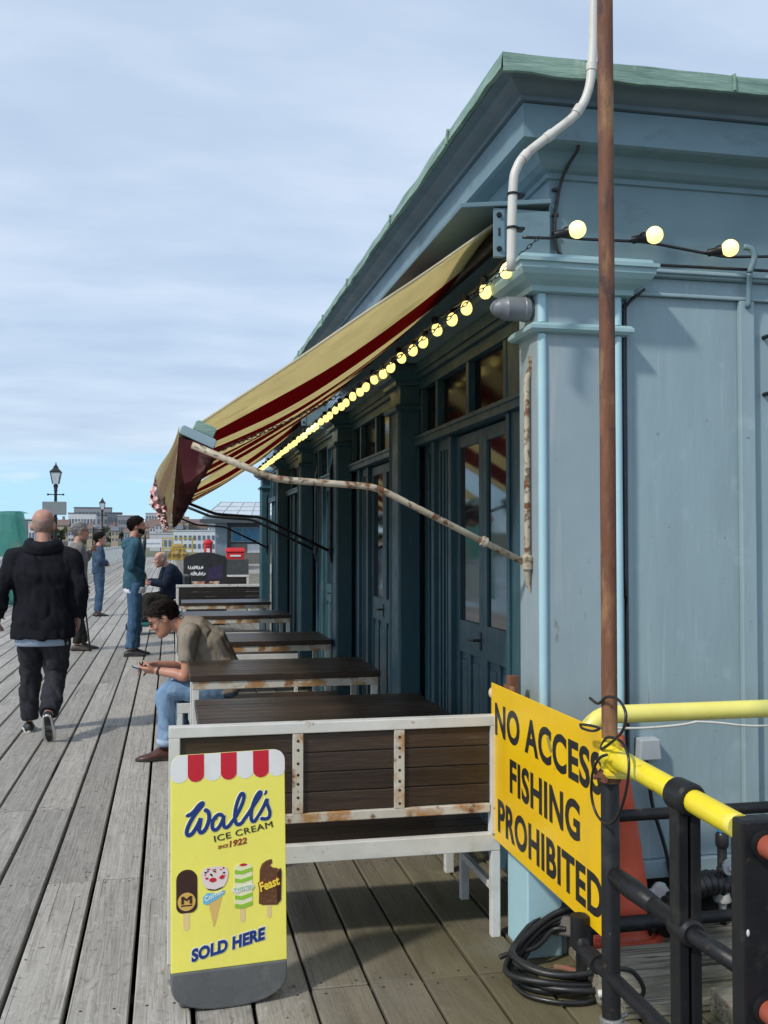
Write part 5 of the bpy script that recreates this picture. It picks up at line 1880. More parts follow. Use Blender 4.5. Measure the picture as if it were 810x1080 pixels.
for k, (rr_, z, w_) in enumerate(((.042, 1.525, .105), (.036, 1.495, .125), (.030, 1.55, .095))):
    mb.tube([V((w_ * math.cos(a) * 1.05, -.02 - .105 * math.sin(a) * (1 if k < 2 else .9), z - .03 * math.sin(a) - .01)) for a in [(-.25 + 3.64 * i / 14) for i in range(15)]], rr_, 10)
remesh('hood', mb, .0105, hood_black, walker, 4, .008)
mb = MB()
d = V((0, 0, 1))
mb.loft([ering(V((0, .01, z)), V((1, 0, 0)), V((0, 1, 0)), .198 + q, .140 + q) for z, q in ((.716, .0), (.722, .012), (.80, .012), (.81, 0))])
obj('shirt', mb, shirt_blue, walker, local=True, smooth=True)

# 2 the seated man with the phone
J = dict(pel=V((0, -.37, .505)), wai=V((0, -.355, .645)), che=V((0, -.265, .795)), upc=V((0, -.150, .885)), nec=V((0, -.060, .930)), hea=V((0, .060, .990)), hf=V((.02, .86, -.50)), hu=V((0, .5, .86)),
         sL=V((-.195, -.115, .880)), sR=V((.195, -.115, .880)), eL=V((-.205, -.095, .600)), eR=V((.19, -.075, .61)), wL=V((-.105, .110, .625)), wR=V((.075, .120, .650)),
         hL=V((-.095, -.36, .495)), hR=V((.095, -.36, .495)), kL=V((-.135, .035, .475)), kR=V((.13, -.015, .475)), aL=V((-.135, .035, .088)), aR=V((.13, -.09, .088)), tL=V((-.145, .22, .03)), tR=V((.145, .09, .03)))
hnd = dict(L=(V((.42, .88, .02)), V((.5, -.2, .8)), -1, .62), R=(V((-.42, .88, -.12)), V((-.5, -.1, -.75)), -1, .55))
sitter, hd = person('dark-haired man in a tan T-shirt and pale jeans sitting hunched over his phone', (.02, 7.47, 0), R(90), J, skin_a, tee_tan, jean_pale, leather, fat=1.0, belly=.02, hem=.05, voxel=.0075,
                    hair=(.0062, [((0, .070, .062), (0, -.66, .75)), ((0, -.085, -.06), (0, .25, .97)), ], .001), hairm=hair_dark, sleeves='short', solem=sole_dark, fold=.017, hs=1.05, hands=hnd, legw=.98, tag_top='t_shirt', tag_bot='jeans')
hc, r, f, u = hd
mb = MB()
for sx in (-1, 1):
    cg = hc + r * (sx * .033) + f * .105 + u * .002
    mb.tube([cg + r * (.024 * math.cos(a)) + u * (.017 * math.sin(a)) for a in [2 * math.pi * i / 16 for i in range(17)]], .0022, 6)
    mb.tube([hc + r * (sx * .057) + f * .103 + u * .008, hc + r * (sx * .074) + f * .08 + u * .010, hc + r * (sx * .078) + f * .0 + u * .010, hc + r * (sx * .076) - f * .02 - u * .002], .0022, 6)
mb.tube([hc + r * -.009 + f * .107 + u * .008, hc + f * .112 + u * .010, hc + r * .009 + f * .107 + u * .008], .002, 6)
obj('glasses', mb, black_paint, sitter, local=True, smooth=True)
mb = MB()
for s_ in (-1, 1):
    a_ = V((s_ * .135, .035 if s_ < 0 else -.087, 0))
    mb.lathe([(.052, .105), (.066, .104), (.067, .145), (.062, .148)], a_, 18)
obj('turn_up', mb, cloth('turn_up', (.36, .46, .58), (.30, .40, .52)), sitter, local=True, smooth=True)
w_ = J['wL']
wd = (J['wL'] - J['eL']).normalized()
mb = MB()
mb.tube([w_ - wd * .035, w_ - wd * .018], [.032, .032], 14)
obj('wrist_watch', mb, black_paint, sitter, local=True, smooth=True)
mb = MB()
for s_ in (-1, 1):
    a_ = V((s_ * .135, .035 if s_ < 0 else -.09, .088))
    mb.tube([a_ + V((0, 0, -.01)), a_ + V((0, 0, .06))], .043, 12)
obj('sock', mb, shoe_black, sitter, local=True, smooth=True)
# the phone he holds
ph = thing('phone', 'dark mobile phone held in the seated man\'s hands', 'phone', (.02 - .205, 7.47 - .025, .628), R(90))
q = Matrix.Rotation(R(18), 4, 'X') @ Matrix.Rotation(R(8), 4, 'Z')
obj('body', MB().box((-.036, -.075, -.004), (.036, .075, .004), q), black_paint, ph, local=True, bevel=.003)
obj('screen', MB().box((-.033, -.070, .0042), (.033, .070, .0048), q), glass_dark, ph, local=True)

# 3 the bearded man
J = J_stand(1.87, 1.02)
J.update(eR=V((.27, -.07, 1.20)), wR=V((.11, .13, 1.07)), eL=V((-.27, -.06, 1.20)), wL=V((-.10, .14, 1.07)), aR=V((.10, -.06, .088)), kR=V((.105, -.01, .52)), aL=V((-.10, .03, .088)), kL=V((-.10, .05, .52)), tR=V((.13, .12, .03)), tL=V((-.13, .21, .03)))
beard, hd = person('bearded man in a teal hooded top and blue jeans standing in profile', (-.47, 14.07, 0), R(-82), J, skin_a, hood_teal, jean_mid, shoe_black, fat=1.0, belly=.02, hem=.10, hair=(.009, [((0, .068, .066), (0, -.66, .75)), ((0, -.085, -.06), (0, .25, .97))], .004), hairm=hair_dark,
                   hands=dict(R=(V((-.9, .25, -.15)), V((-.1, -1, 0)), 1, .6), L=(V((.9, .25, -.15)), V((.1, -1, 0)), -1, .6)), solem=sole_dark, fold=.015, hs=1.08, tag_top='hooded_top', tag_bot='jeans', voxel=.014, legw=1.04)
hc, r, f, u = hd
mb = MB()
rg = head_rings(hc, r, f, u, 1.0, .008)
mb.loft([[p + f * .004 for p in q_] for q_ in rg[:5]])
bm = mb.bm
bmesh.ops.bisect_plane(bm, geom=bm.verts[:] + bm.edges[:] + bm.faces[:], plane_co=hc + f * .012, plane_no=f, clear_inner=True)
bmesh.ops.holes_fill(bm, edges=[e for e in bm.edges if e.is_boundary])
obj('beard', mb, hair_dark, beard, local=True, smooth=True)
mb = MB()
for k, (rr_, z, w2) in enumerate(((.045, 1.575, .10), (.040, 1.52, .115))):
    mb.tube([V((w2 * math.cos(a), -.03 - .10 * math.sin(a), z - .055 * math.sin(a))) for a in [(-.2 + 3.54 * i / 12) for i in range(13)]], rr_, 10)
remesh('hood', mb, .010, hood_teal, beard, 4, .010)
mb = MB()
mb.loft([ering(V((0, .01, z)), V((1, 0, 0)), V((0, 1, 0)), .186 + q, .136 + q) for z, q in ((.846, .0), (.852, .008), (.93, .008))])
obj('shirt', mb, white_cloth, beard, local=True, smooth=True)

# 4 the grey-haired man with the stick
J = J_stand(1.80, 1.0)
J.update(eR=V((.255, -.05, 1.17)), wR=V((.235, .06, .93)), eL=V((-.24, .05, 1.20)), wL=V((-.09, .19, 1.40)), tR=V((.16, .15, .03)), aL=V((-.10, .10, .085)), tL=V((-.12, .28, .03)), hf=V((.05, 1, .02)))
grey, hd = person('grey-haired man in a taupe jacket, partly hidden behind the walking man', (-1.27, 14.95, 0), R(-80), J, skin_b, jack_grey, dark_trou, boot_brown, fat=1.02, hem=.12, hair=(.013, [((0, .062, .066), (0, -.68, .73)), ((0, -.09, -.075), (0, .25, .97))], .007), hairm=hair_grey, fold=.014,
                  hands=dict(L=(V((.2, .5, .8)), V((.5, .4, -.3)), 1, .9)), voxel=.014, hs=1.08)
hc, r, f, u = hd
mb = MB()
for sx in (-1, 1):
    cg = hc + r * (sx * .033) + f * .105 + u * .002
    mb.tube([cg + r * (.024 * math.cos(a)) + u * (.017 * math.sin(a)) for a in [2 * math.pi * i / 12 for i in range(13)]], .0022, 6)
    mb.tube([hc + r * (sx * .057) + f * .103 + u * .008, hc + r * (sx * .078) + f * .0 + u * .010], .0022, 6)
obj('glasses', mb, black_paint, grey, local=True)
st = Vector((-1.20, 14.74, 0))
tag(obj('walking_stick', MB().tube([(st.x + .12, st.y, .0), (st.x + .02, st.y, .86), (st.x, st.y, .93), (st.x - .05, st.y, .94), (st.x - .08, st.y, .90)], .0125, 8, smooth=4), black_paint, smooth=True), 'slim black walking stick leaning forward from the grey-haired man\'s side', 'walking stick')

# 5 the woman in denim
J = J_stand(1.70, .90)
J.update(eR=V((.235, -.02, 1.12)), wR=V((.04, .17, 1.10)), eL=V((-.22, .0, 1.12)), wL=V((-.05, .20, 1.05)), hf=V((.25, 1, 0)))
wom, hd = person('short-haired woman in a denim jacket and jeans standing behind the bearded man', (-1.43, 21.7, 0), R(-75), J, skin_b, jack_den, jean_wom, shoe_black, fat=.95, hem=.03, hair=(.016, [((0, .062, .06), (0, -.70, .71)), ((0, -.09, -.09), (0, .30, .95))], .008), hands=dict(R=(V((-.95, .1, .1)), V((0, -1, 0)), 1, .5), L=(V((.95, .1, .1)), V((0, -1, 0)), -1, .5)), hairm=hair_dark, fold=.014, voxel=.015, hs=1.08, tag_bot='jeans')

# 6 the bald man on the mobility scooter
scx, scy = -.16, 17.4
sco = thing('mobility_scooter', 'small green mobility scooter with grey-rimmed black wheels under the seated bald man', 'mobility scooter', (scx, scy, 0), R(100))
green_p = M('scooter_green', (.03, .16, .15), (.02, .12, .11), 6, rough=.35)
mb = MB()
mb.loft([[V((a * s_, b, z)) for a, b in ((-.22, -.45), (.22, -.45), (.24, -.1), (.20, .35), (.12, .52), (-.12, .52), (-.20, .35), (-.24, -.1))] for z, s_ in ((.13, .92), (.15, 1), (.19, 1), (.205, .94))])
mb.box((-.20, -.46, .20), (.20, -.12, .36))
obj('chassis', mb, green_p, sco, local=True, bevel=.02)
mb = MB()
mb.box((-.23, -.40, .46), (.23, .06, .54))
mb.tube([(0, -.2, .35), (0, -.2, .47)], .035, 12)
obj('seat', mb, black_paint, sco, local=True, bevel=.02)
obj('backrest', MB().box((-.22, -.50, .50), (.22, -.415, .98)), black_paint, sco, local=True, bevel=.03)
mb = MB()
mb.tube([(0, .42, .18), (0, .36, .62), (0, .30, .90)], .028, 10)
mb.tube([(-.26, .26, .93), (-.1, .30, .95), (.1, .30, .95), (.26, .26, .93)], .016, 10, smooth=3)
mb.box((-.08, .26, .90), (.08, .36, 1.02))
obj('tiller', mb, black_paint, sco, local=True, smooth=True, auto=40)
rubber_b = M('tyre', (.015, .015, .015), (.022, .022, .022), 20, rough=.8)
for x in (-.22, .22):
    for y in (-.36, .42):
        wh = obj('wheel', MB().lathe([(.060, -.035), (.098, -.032), (.108, -.015), (.108, .015), (.098, .032), (.060, .035)], (x, y, .108), 22, (1, 0, 0)), rubber_b, sco, local=True, smooth=True, auto=40)
        obj('rim', MB().lathe([(.004, -.026), (.05, -.024), (.0595, -.034), (.0595, .034), (.05, .024), (.004, .026)], (x, y, .108), 18, (1, 0, 0)), white_metal, wh, local=True, smooth=True, auto=40)
J = dict(pel=V((0, -.22, .66)), wai=V((0, -.22, .79)), che=V((0, -.20, .95)), upc=V((0, -.16, 1.07)), nec=V((0, -.11, 1.14)), hea=V((0, -.02, 1.235)), hf=V((.0, 1, -.12)),
         sL=V((-.20, -.15, 1.07)), sR=V((.20, -.15, 1.07)), eL=V((-.27, -.06, .84)), eR=V((.27, -.06, .84)), wL=V((-.20, .18, .86)), wR=V((.20, .18, .86)),
         hL=V((-.10, -.20, .62)), hR=V((.10, -.20, .62)), kL=V((-.15, .20, .60)), kR=V((.15, .20, .60)), aL=V((-.14, .26, .295)), aR=V((.14, .26, .295)), tL=V((-.15, .42, .24)), tR=V((.15, .42, .24)))
bald, hd = person('bald man in a thick navy jacket sitting on the green mobility scooter', (scx, scy, 0), R(100), J, skin_b, jack_navy, dark_trou, shoe_black, fat=1.22, belly=.05, hem=.06, hair=(.004, [((0, -.02, .02), (0, -.97, -.25)), ((0, 0, -.08), (0, 0, 1))], .002), hairm=hair_grey, fold=.012, voxel=.014, hs=1.1, sleeve_w=1.25)
tag(obj('shoulder_bag', MB().loft([[V((-.30, 16.98, z)) + V((a * s_ * .5, b * s_ * .5, 0)) for a, b in ((-.16, -.08), (.16, -.08), (.2, 0), (.16, .08), (-.16, .08), (-.2, 0))] for z, s_ in ((1.02, .35), (1.10, .75), (1.30, .7), (1.50, .35), (1.53, .1))]), black_paint, smooth=True) if False else
    obj('dark_pointed_object', MB().tube([(-.50, 17.15, .95), (-.47, 17.15, 1.15), (-.42, 17.15, 1.45), (-.40, 17.15, 1.60), (-.40, 17.15, 1.66)], [.012, .05, .042, .02, .008], 10, smooth=3), black_paint, smooth=True), 'black pointed object upright at the front of the mobility scooter', 'unidentified object')  # unidentified dark shape, modelled as a tapered upright form
# ---------------------------------------------------------------- far part of the pier
lamp_glass = M('lamp_glass', (.62, .66, .68), (.52, .56, .58), 6, rough=.15)


def lamp(label, loc):
    t = thing('street_lamp', label, 'street lamp', loc, 0, 'lamp posts along the pier')
    mb = MB()
    mb.lathe([(.16, 0), (.16, .10), (.12, .14), (.11, .55), (.13, .60), (.075, .68), (.060, .80), (.055, 2.2), (.075, 2.23), (.05, 2.28), (.042, 3.05), (.06, 3.08), (.05, 3.12), (.075, 3.24), (.03, 3.28)], (0, 0, 0), 16)
    obj('column', mb, black_paint, t, local=True, smooth=True, auto=40)
    obj('ladder_bar', MB().tube([(-.22, 0, 2.96), (.22, 0, 2.96)], .016, 8).tube([(-.25, 0, 2.96), (-.20, 0, 2.96)], .03, 8).tube([(.20, 0, 2.96), (.25, 0, 2.96)], .03, 8), black_paint, t, local=True, smooth=True)
    mb = MB()
    mb.loft([[V((a * s_, b * s_, z)) for a, b in ((-1, -1), (1, -1), (1, 1), (-1, 1))] for z, s_ in ((3.28, .085), (3.30, .09), (3.62, .148), (3.625, .14))])
    la = obj('lantern', mb, lamp_glass, t, local=True)
    mb = MB()
    for a, b in ((-1, -1), (1, -1), (1, 1), (-1, 1)):
        mb.tube([(a * .088, b * .088, 3.28), (a * .15, b * .15, 3.63)], .012, 6)
    mb.loft([[V((a * s_, b * s_, z)) for a, b in ((-1, -1), (1, -1), (1, 1), (-1, 1))] for z, s_ in ((3.628, .165), (3.65, .170), (3.74, .085), (3.79, .06), (3.80, .075), (3.84, .03))])
    mb.lathe([(.03, 3.83), (.035, 3.86), (.012, 3.89), (.018, 3.91), (.002, 3.95)], (0, 0, 0), 10)
    obj('lantern_frame', mb, black_paint, la, local=True)
    return t


l1 = lamp('nearer black Victorian lamp post carrying the grey notice board', (-3.39, 32, 0))
dup(l1, None, (-3.60, 57, 0), 'farther black Victorian lamp post, between the grey-haired man and the bearded man')
mb = MB()
mb.box((-3.76, 31.86, 2.34), (-3.06, 31.90, 2.74))
nb = thing('notice_board', 'grey back of a notice board fixed high on the nearer lamp post', 'notice board', (-3.41, 31.9, 2.34))
obj('panel', mb, M('board_back', (.22, .25, .25), (.18, .205, .21), 3, rough=.6), nb, bevel=.01)
obj('bracket', MB().box((-3.45, 31.905, 2.42), (-3.33, 31.94, 2.46)).box((-3.45, 31.905, 2.60), (-3.33, 31.94, 2.64)), black_paint, nb)
# railing along the left edge of the pier
pale_rail = M('pale_rail', (.50, .53, .53), (.40, .43, .43), 5, rough=.55, stains=(((.25, .2, .16), 9, .6, .75),))
fn = thing('pier_fence', 'pale grey upright-bar fence along the left edge of the pier', 'fence', (-3.85, 24, 0))
y = 22.0
while y < 94:
    mb = MB()
    mb.box((-.028, y - 24 + .1, 1.04), (.028, y - 24 + 2.9, 1.10))
    mb.box((-.02, y - 24 + .1, .14), (.02, y - 24 + 2.9, .19))
    q = y + .25
    while q < y + 2.9:
        mb.box((-.012, q - 24 - .012, .19), (.012, q - 24 + .012, 1.04))
        q += .15
    obj('panel', mb, pale_rail, fn, local=True)
    obj('post', MB().box((-.05, y - 24 - .05, 0), (.05, y - 24 + .05, 1.18)), pale_rail, fn, local=True, bevel=.01)
    y += 3.0
# turquoise netting over a frame
net = M('turquoise_net', (.24, .60, .52), (.14, .48, .42), 2.2, rough=.7, stretch=(4, 4, 1), trans=.6, bump=.4, bscale=10, stains=(((.30, .52, .42), 2.0, .50, .66, (2, 2, 1)), ((.42, .50, .38), 3, .56, .72)))
net.node_tree.nodes['Principled BSDF'].inputs['Alpha'].default_value = .55
nt_ = thing('net_cover', 'turquoise netting draped over a tall frame at the left edge of the picture', 'netting', (-4.16, 26, 0))
rows = []
for j in range(15):
    z = 2.06 * (1 - j / 14)
    row = []
    for i in range(41):
        a = -1.0 + 1.55 * i / 40
        sl = .33 * (1 - z / 2.06)
        x = min(a, .36) + sl * (1 if a > .2 else 0)
        yy = (0 if a < .36 else (a - .36) * 6) + .05 * noise.noise(Vector((a * 4, z * 1.2, 0))) - .12 * (1 - z / 2.06)
        row.append(V((x, yy, z + .05 * noise.noise(Vector((a * 2, j * .2, 5))) * (z / 2.06))))
    rows.append(row)
rows.insert(0, [V((p.x * .97, p.y + .9, p.z + .03)) for p in rows[0]])
o = obj('netting', MB().grid(rows), net, nt_, local=True, smooth=True)
s_ = o.modifiers.new('thick', 'SOLIDIFY')
s_.thickness = .006
mb = MB()
for x in (-.9, .30):
    mb.tube([(x, .25, 0), (x, .25, 1.98)], .025, 8)
mb.tube([(-1.0, .25, 1.98), (.32, .25, 1.98)], .025, 8)
obj('frame', mb, pale_rail, nt_, local=True)
nt_.scale = (1.3, 1.3, 1.10)

# the kiosk with the glazed roof
KX, KY = 1.2, 50.0
kio = thing('kiosk', 'low grey-blue kiosk with a lattice glazed roof and boarded wall', 'kiosk', (KX, KY, 0))
kblue = M('kiosk_blue', (.20, .27, .31), (.16, .22, .26), 4, rough=.5)
kdark = M('kiosk_dark', (.05, .065, .075), (.07, .085, .095), 4, rough=.5)
kboard = M('kiosk_boards', (.20, .19, .175), (.12, .115, .105), 3, rough=.7, stretch=(14, 14, .4))
kglaz = M('kiosk_glazing', (.50, .56, .60), (.42, .48, .53), .6, rough=.12)
obj('wall', MB().box((1.2, 0.3, 0), (7.5, 5.5, 2.5)), kdark, kio, local=True)
obj('wall_boards', MB().box((1.75, .22, 0), (4.0, .295, 1.42)), kboard, kio, local=True)
obj('column', MB().box((.98, 0, 0), (1.55, .28, 2.48)), kblue, kio, local=True, bevel=.02)
obj('fascia', MB().box((.5, -.5, 2.50), (7.8, 5.6, 2.82)), kblue, kio, local=True, bevel=.02)
obj('canopy_edge', MB().box((.2, -.62, 2.44), (7.9, -.51, 2.62)), kdark, kio, local=True)
mb = MB()
mb.loft([[V((.5, -.45, 2.825)), V((7.8, -.45, 2.825)), V((7.8, 5.5, 2.825)), V((.5, 5.5, 2.825))], [V((1.3, 1.2, 3.50)), V((7.0, 1.2, 3.50)), V((7.0, 4.0, 3.50)), V((1.3, 4.0, 3.50))]])
rf = obj('roof', mb, kglaz, kio, local=True)
mb = MB()
for i in range(11):
    t_ = i / 10
    a = V((.5 + 7.3 * t_, -.46, 2.835))
    b = V((1.3 + 5.7 * t_, 1.19, 3.51))
    mb.tube([a, b], .022, 6)
for k in (.33, .66, 1.0):
    a = V((.5, -.46, 2.835)).lerp(V((1.3, 1.19, 3.51)), k)
    b = V((7.8, -.46, 2.835)).lerp(V((7.0, 1.19, 3.51)), k)
    mb.tube([a, b], .02, 6)
obj('glazing_bar', mb, pale_rail, rf, local=True)
wn = obj('window', MB().box((1.75, .20, 1.50), (3.2, .29, 2.25)), kblue, kio, local=True, bevel=.01)
obj('pane', MB().box((1.83, .185, 1.56), (2.25, .199, 2.18)).box((2.32, .185, 1.56), (3.12, .199, 2.18)), M('blue_pane', (.05, .16, .28), (.08, .2, .3), 4, rough=.1), wn, local=True)
obj('notice', MB().box((2.55, .20, .98), (3.6, .215, 1.40)), white_cloth, kio, local=True)
for i, (x, z) in enumerate(((2.62, 1.62), (2.8, 1.7), (2.98, 1.6))):
    pass
for k in range(5):
    mbx = MB().box((1.9 + .0, -.9 - .34 * (4 - k) + .34, .0), (3.9, -.9 - .34 * (4 - k) + .67, .10 + .085 * k))
    if k == 0:
        stp = thing('steps', 'pale wide steps in front of the kiosk', 'steps', (KX + 1.9, KY - 1.9, 0))
    mbx.bm.transform(Matrix.Translation((KX, KY, 0)))
    obj('step', mbx, M('pale_step%d' % k, (.42, .40, .37), (.36, .345, .32), 3, rough=.8), stp, bevel=.01)
pr = M('post_red', (.55, .018, .02), (.46, .016, .018), 4, rough=.35)
pb = thing('post_box', 'red pillar post box with a white notice, left of the kiosk column', 'post box', (1.80, 49.2, 0))
obj('body', MB().lathe([(.24, 0), (.24, .12), (.195, .16), (.195, 1.40), (.235, 1.43), (.235, 1.50), (.20, 1.54), (.12, 1.62), (.02, 1.65)], (1.80, 49.2, 0), 20), pr, pb, smooth=True, auto=40)
obj('slot', MB().box((1.69, 48.985, 1.26), (1.91, 49.02, 1.30)), black_paint, pb)
obj('notice', MB().box((1.72, 48.985, .95), (1.88, 49.015, 1.20)), white_cloth, pb)
gb = thing('grit_bin', 'bright red storage box with a pale stripe standing against the kiosk boards', 'box', (3.05, 48.6, 0))
obj('body', MB().loft([[V((3.05 + a * s_, 48.6 + b * s_, z)) for a, b in ((-.42, -.3), (.42, -.3), (.42, .3), (-.42, .3))] for z, s_ in ((0, .9), (1.02, 1.0))]), pr, gb, bevel=.03)
obj('lid', MB().loft([[V((3.05 + a, 48.6 + b, z)) for a, b in ((-.46, -.34), (.46, -.34), (.46, .34), (-.46, .34))] for z in (1.025, 1.10)] + [[V((3.05 + a, 48.6 + b, 1.24)) for a, b in ((-.42, -.2), (.42, -.2), (.42, .2), (-.42, .2))]]), pr, gb, bevel=.03)
obj('stripe', MB().box((2.80, 48.27, .82), (3.30, 48.295, .90)), white_cloth, gb)
# yellow guard cage, banner
cg = thing('safety_cage', 'yellow framed safety cage round machinery, beyond the bald man', 'cage', (.66, 86, 0))
mb = MB()
for x in (-.55, .2, 1.0, 1.86):
    for y_ in (85.2, 86.6):
        mb.box((x - .045, y_ - .045, 0), (x + .045, y_ + .045, 1.85))
for z in (.08, .95, 1.80):
    for y_ in (85.2, 86.6):
        mb.box((-.50, y_ - .04, z - .04), (.155, y_ + .04, z + .04)).box((.245, y_ - .04, z - .04), (.955, y_ + .04, z + .04)).box((1.045, y_ - .04, z - .04), (1.815, y_ + .04, z + .04))
obj('frame', mb, M('cage_ochre', (.50, .36, .04), (.40, .29, .04), 5, rough=.5), cg)
mb = MB()
mb.loft([[V((.65 + a * s_, 86 + b * s_, z)) for a, b in ((-.8, -.45), (.6, -.45), (.9, .0), (.6, .45), (-.8, .45))] for z, s_ in ((.1, 1), (.5, 1.05), (.7, .8), (1.2, .6), (1.35, .3))])
obj('machine', mb, M('machine_ochre', (.45, .30, .07), (.25, .18, .08), 4, rough=.5), cg, bevel=.03)
bnn = thing('banner', 'white banner board on dark legs behind the bearded man, left of the yellow cage', 'banner', (-1.4, 84, 0))
obj('board', MB().box((-2.2, 84, 1.05), (-.62, 84.05, 1.72)), white_cloth, bnn, bevel=.01)
obj('blue_line', MB().box((-2.1, 83.985, 1.32), (-.75, 83.997, 1.42)), M('banner_ink', (.30, .36, .44), (.3, .36, .44), 4), bnn)
for x in (-2.1, -.75):
    obj('leg', MB().box((x, 84.01, 0), (x + .06, 84.05, 1.049)), black_paint, bnn)
# black pavement boards
ab = thing('pavement_sign', 'black round-topped pavement board with white handwriting and a food photo, beyond the last benches', 'sign', (.65, 19.0, 0))
sh = [(-.39, .12), (.39, .12), (.40, 1.22), (.36, 1.27)] + [(.33 - .66 * i / 10, 1.27 + .07 * math.sin(math.pi * i / 10)) for i in range(11)] + [(-.36, 1.27), (-.40, 1.22)]
f3 = lambda u, v, d: V((u, -d + (v - .1) * .10, v))
obj('panel', MB().prism(sh, f3, -.03, 0), black_paint, ab, local=True, bevel=.004)
obj('foot', MB().box((-.36, -.12, 0), (.36, .22, .11)), black_paint, ab, local=True, bevel=.02)
mb = MB()
rr = random.Random(9)
for (x0, x1, z, n) in ((-.31, -.03, 1.045, 9), (-.26, .0, .93, 9)):
    pts = []
    for i in range(n * 3):
        t_ = i / (n * 3 - 1)
        pts.append(f3(x0 + (x1 - x0) * t_ + rr.uniform(-.008, .008), z + (.045 if i % 3 == 1 else -.02) * rr.uniform(.4, 1.1), .003))
    mb.tube(pts, .008, 5, smooth=3)
obj('handwriting', mb, white_cloth, ab, local=True, smooth=True)
mb = MB()
mb.prism([(.02, 1.02), (.32, 1.13), (.32, .85), (.02, .82)], f3, .0005, .002)
obj('purple_patch', mb, M('ink_purple', (.035, .022, .075), (.02, .015, .045), 14, rough=.5), ab, local=True)
mb = MB()
mb.prism([(-.34, .42), (.26, .42), (.26, .80), (-.34, .80)], f3, .0005, .002)
obj('food_photo', mb, M('food_print', (.30, .10, .05), (.62, .46, .36), 11, lo=.42, hi=.6, rough=.4, stains=(((.03, .015, .015), 8, .5, .6), ((.7, .35, .10), 16, .58, .66))), ab, local=True)
a2 = thing('pavement_sign', 'small plain dark pavement board to the right of the round-topped one', 'sign', (1.56, 24.0, 0))
obj('panel', MB().prism([(-.27, .05), (.27, .05), (.27, 1.12), (-.27, 1.12)], f3, -.03, 0), M('dark_board', (.03, .035, .035), (.05, .055, .055), 12, rough=.6), a2, local=True, bevel=.006)
obj('foot', MB().box((-.25, -.1, 0), (.25, .2, .045)), black_paint, a2, local=True, bevel=.01)

# ---------------------------------------------------------------- the town across the water
def wallm(n, c):
    return M(n, c, tuple(q * .85 for q in c), .12, rough=.85)


tone = dict(white=wallm('town_white', (.62, .64, .66)), grey=wallm('town_grey', (.27, .29, .32)), brick=wallm('town_brick', (.31, .21, .165)), sand=wallm('town_sand', (.42, .35, .27)), dk=wallm('town_dark', (.13, .15, .18)), pale=wallm('town_pale', (.48, .50, .52)))
win_d = M('town_window', (.08, .10, .13), (.14, .17, .2), .2, rough=.2)
roof_r = wallm('town_roof', (.17, .12, .105))


def block(label, px0, px1, ytop, Y, mat, floors, cols, roof=None, depth=14, base=-4.0):
    a = at(px0, ytop, 'y', Y)
    b = at(px1, ytop, 'y', Y)
    h = a.z - base
    t = thing('town_building', label, 'building', ((a.x + b.x) / 2, Y, base))
    W = b.x - a.x
    obj('wall', MB().box((-W / 2, 0, 0), (W / 2, depth, h)), tone[mat], t, local=True)
    fh, cw = h / (floors + .6), W / cols
    for r_ in range(floors):
        mb = MB()
        z = .55 * fh + r_ * fh
        for c in range(cols):
            x = -W / 2 + cw * (c + .5)
            mb.box((x - cw * .27, -.25, z), (x + cw * .27, -.02, z + fh * .52))
        obj('window', mb, win_d, t, local=True)
    if roof == 'pitch':
        mb = MB()
        mb.prism([(-.5, h), (depth + .5, h), (depth / 2, h + 3.2)], lambda u, v, d: V((d, u, v)), -W / 2 - .4, W / 2 + .4)
        rf = obj('roof', mb, roof_r, t, local=True)
        obj('chimney', MB().box((W * .2, depth / 2 - .6, h + 1.5), (W * .2 + 1.4, depth / 2 + .6, h + 5)), tone['brick'], rf, local=True)
    else:
        obj('roof', MB().box((-W / 2 - .3, -.3, h), (W / 2 + .3, depth + .3, h + .5)), tone['dk'] if roof == 'dark' else tone['pale'], t, local=True)
    return t


block('long white modern block on the far bank, left of the second lamp', 72, 101, 541.5, 620, 'white', 3, 9, 'dark')
block('tall grey block behind the white one, topped by a dark slab roof', 78, 117, 535.5, 700, 'grey', 5, 10, 'dark')
block('dark grey stepped block right of the second lamp', 113, 128, 541, 690, 'dk', 4, 6, 'dark')
block('low grey block with a rooftop box, just right of the bearded man\'s head', 124, 146, 544, 660, 'grey', 4, 8)
block('pale tower block standing alone above the terracotta houses', 153.5, 168.5, 541.5, 760, 'pale', 7, 5, None, 12)
block('sandy terrace at the left foot of the tower block', 140, 158, 556, 600, 'sand', 3, 6, 'pitch')
block('brick terrace to the right of the tower block', 157, 178, 553, 590, 'brick', 4, 7, 'pitch')
block('long sandy block beside the awning fringe', 176, 199, 550.5, 585, 'sand', 4, 8, 'pitch')
block('brick block behind the awning arms', 198, 226, 553, 595, 'brick', 4, 8, 'pitch')
block('pale low warehouse under the brick terraces', 158, 186, 563, 500, 'pale', 1, 6)
block('white low waterfront building above the yellow cage', 183, 232, 560, 490, 'white', 2, 10)
block('grey shed on the far bank at the far left, above the netting', 12, 34, 548, 520, 'dk', 1, 5)
block('low white shed beside the netting', 30, 50, 551, 515, 'white', 1, 6)
block('sandy terrace behind the lamp with the notice board', 46, 72, 554, 560, 'sand', 2, 9, 'pitch')
hr = random.Random(31)
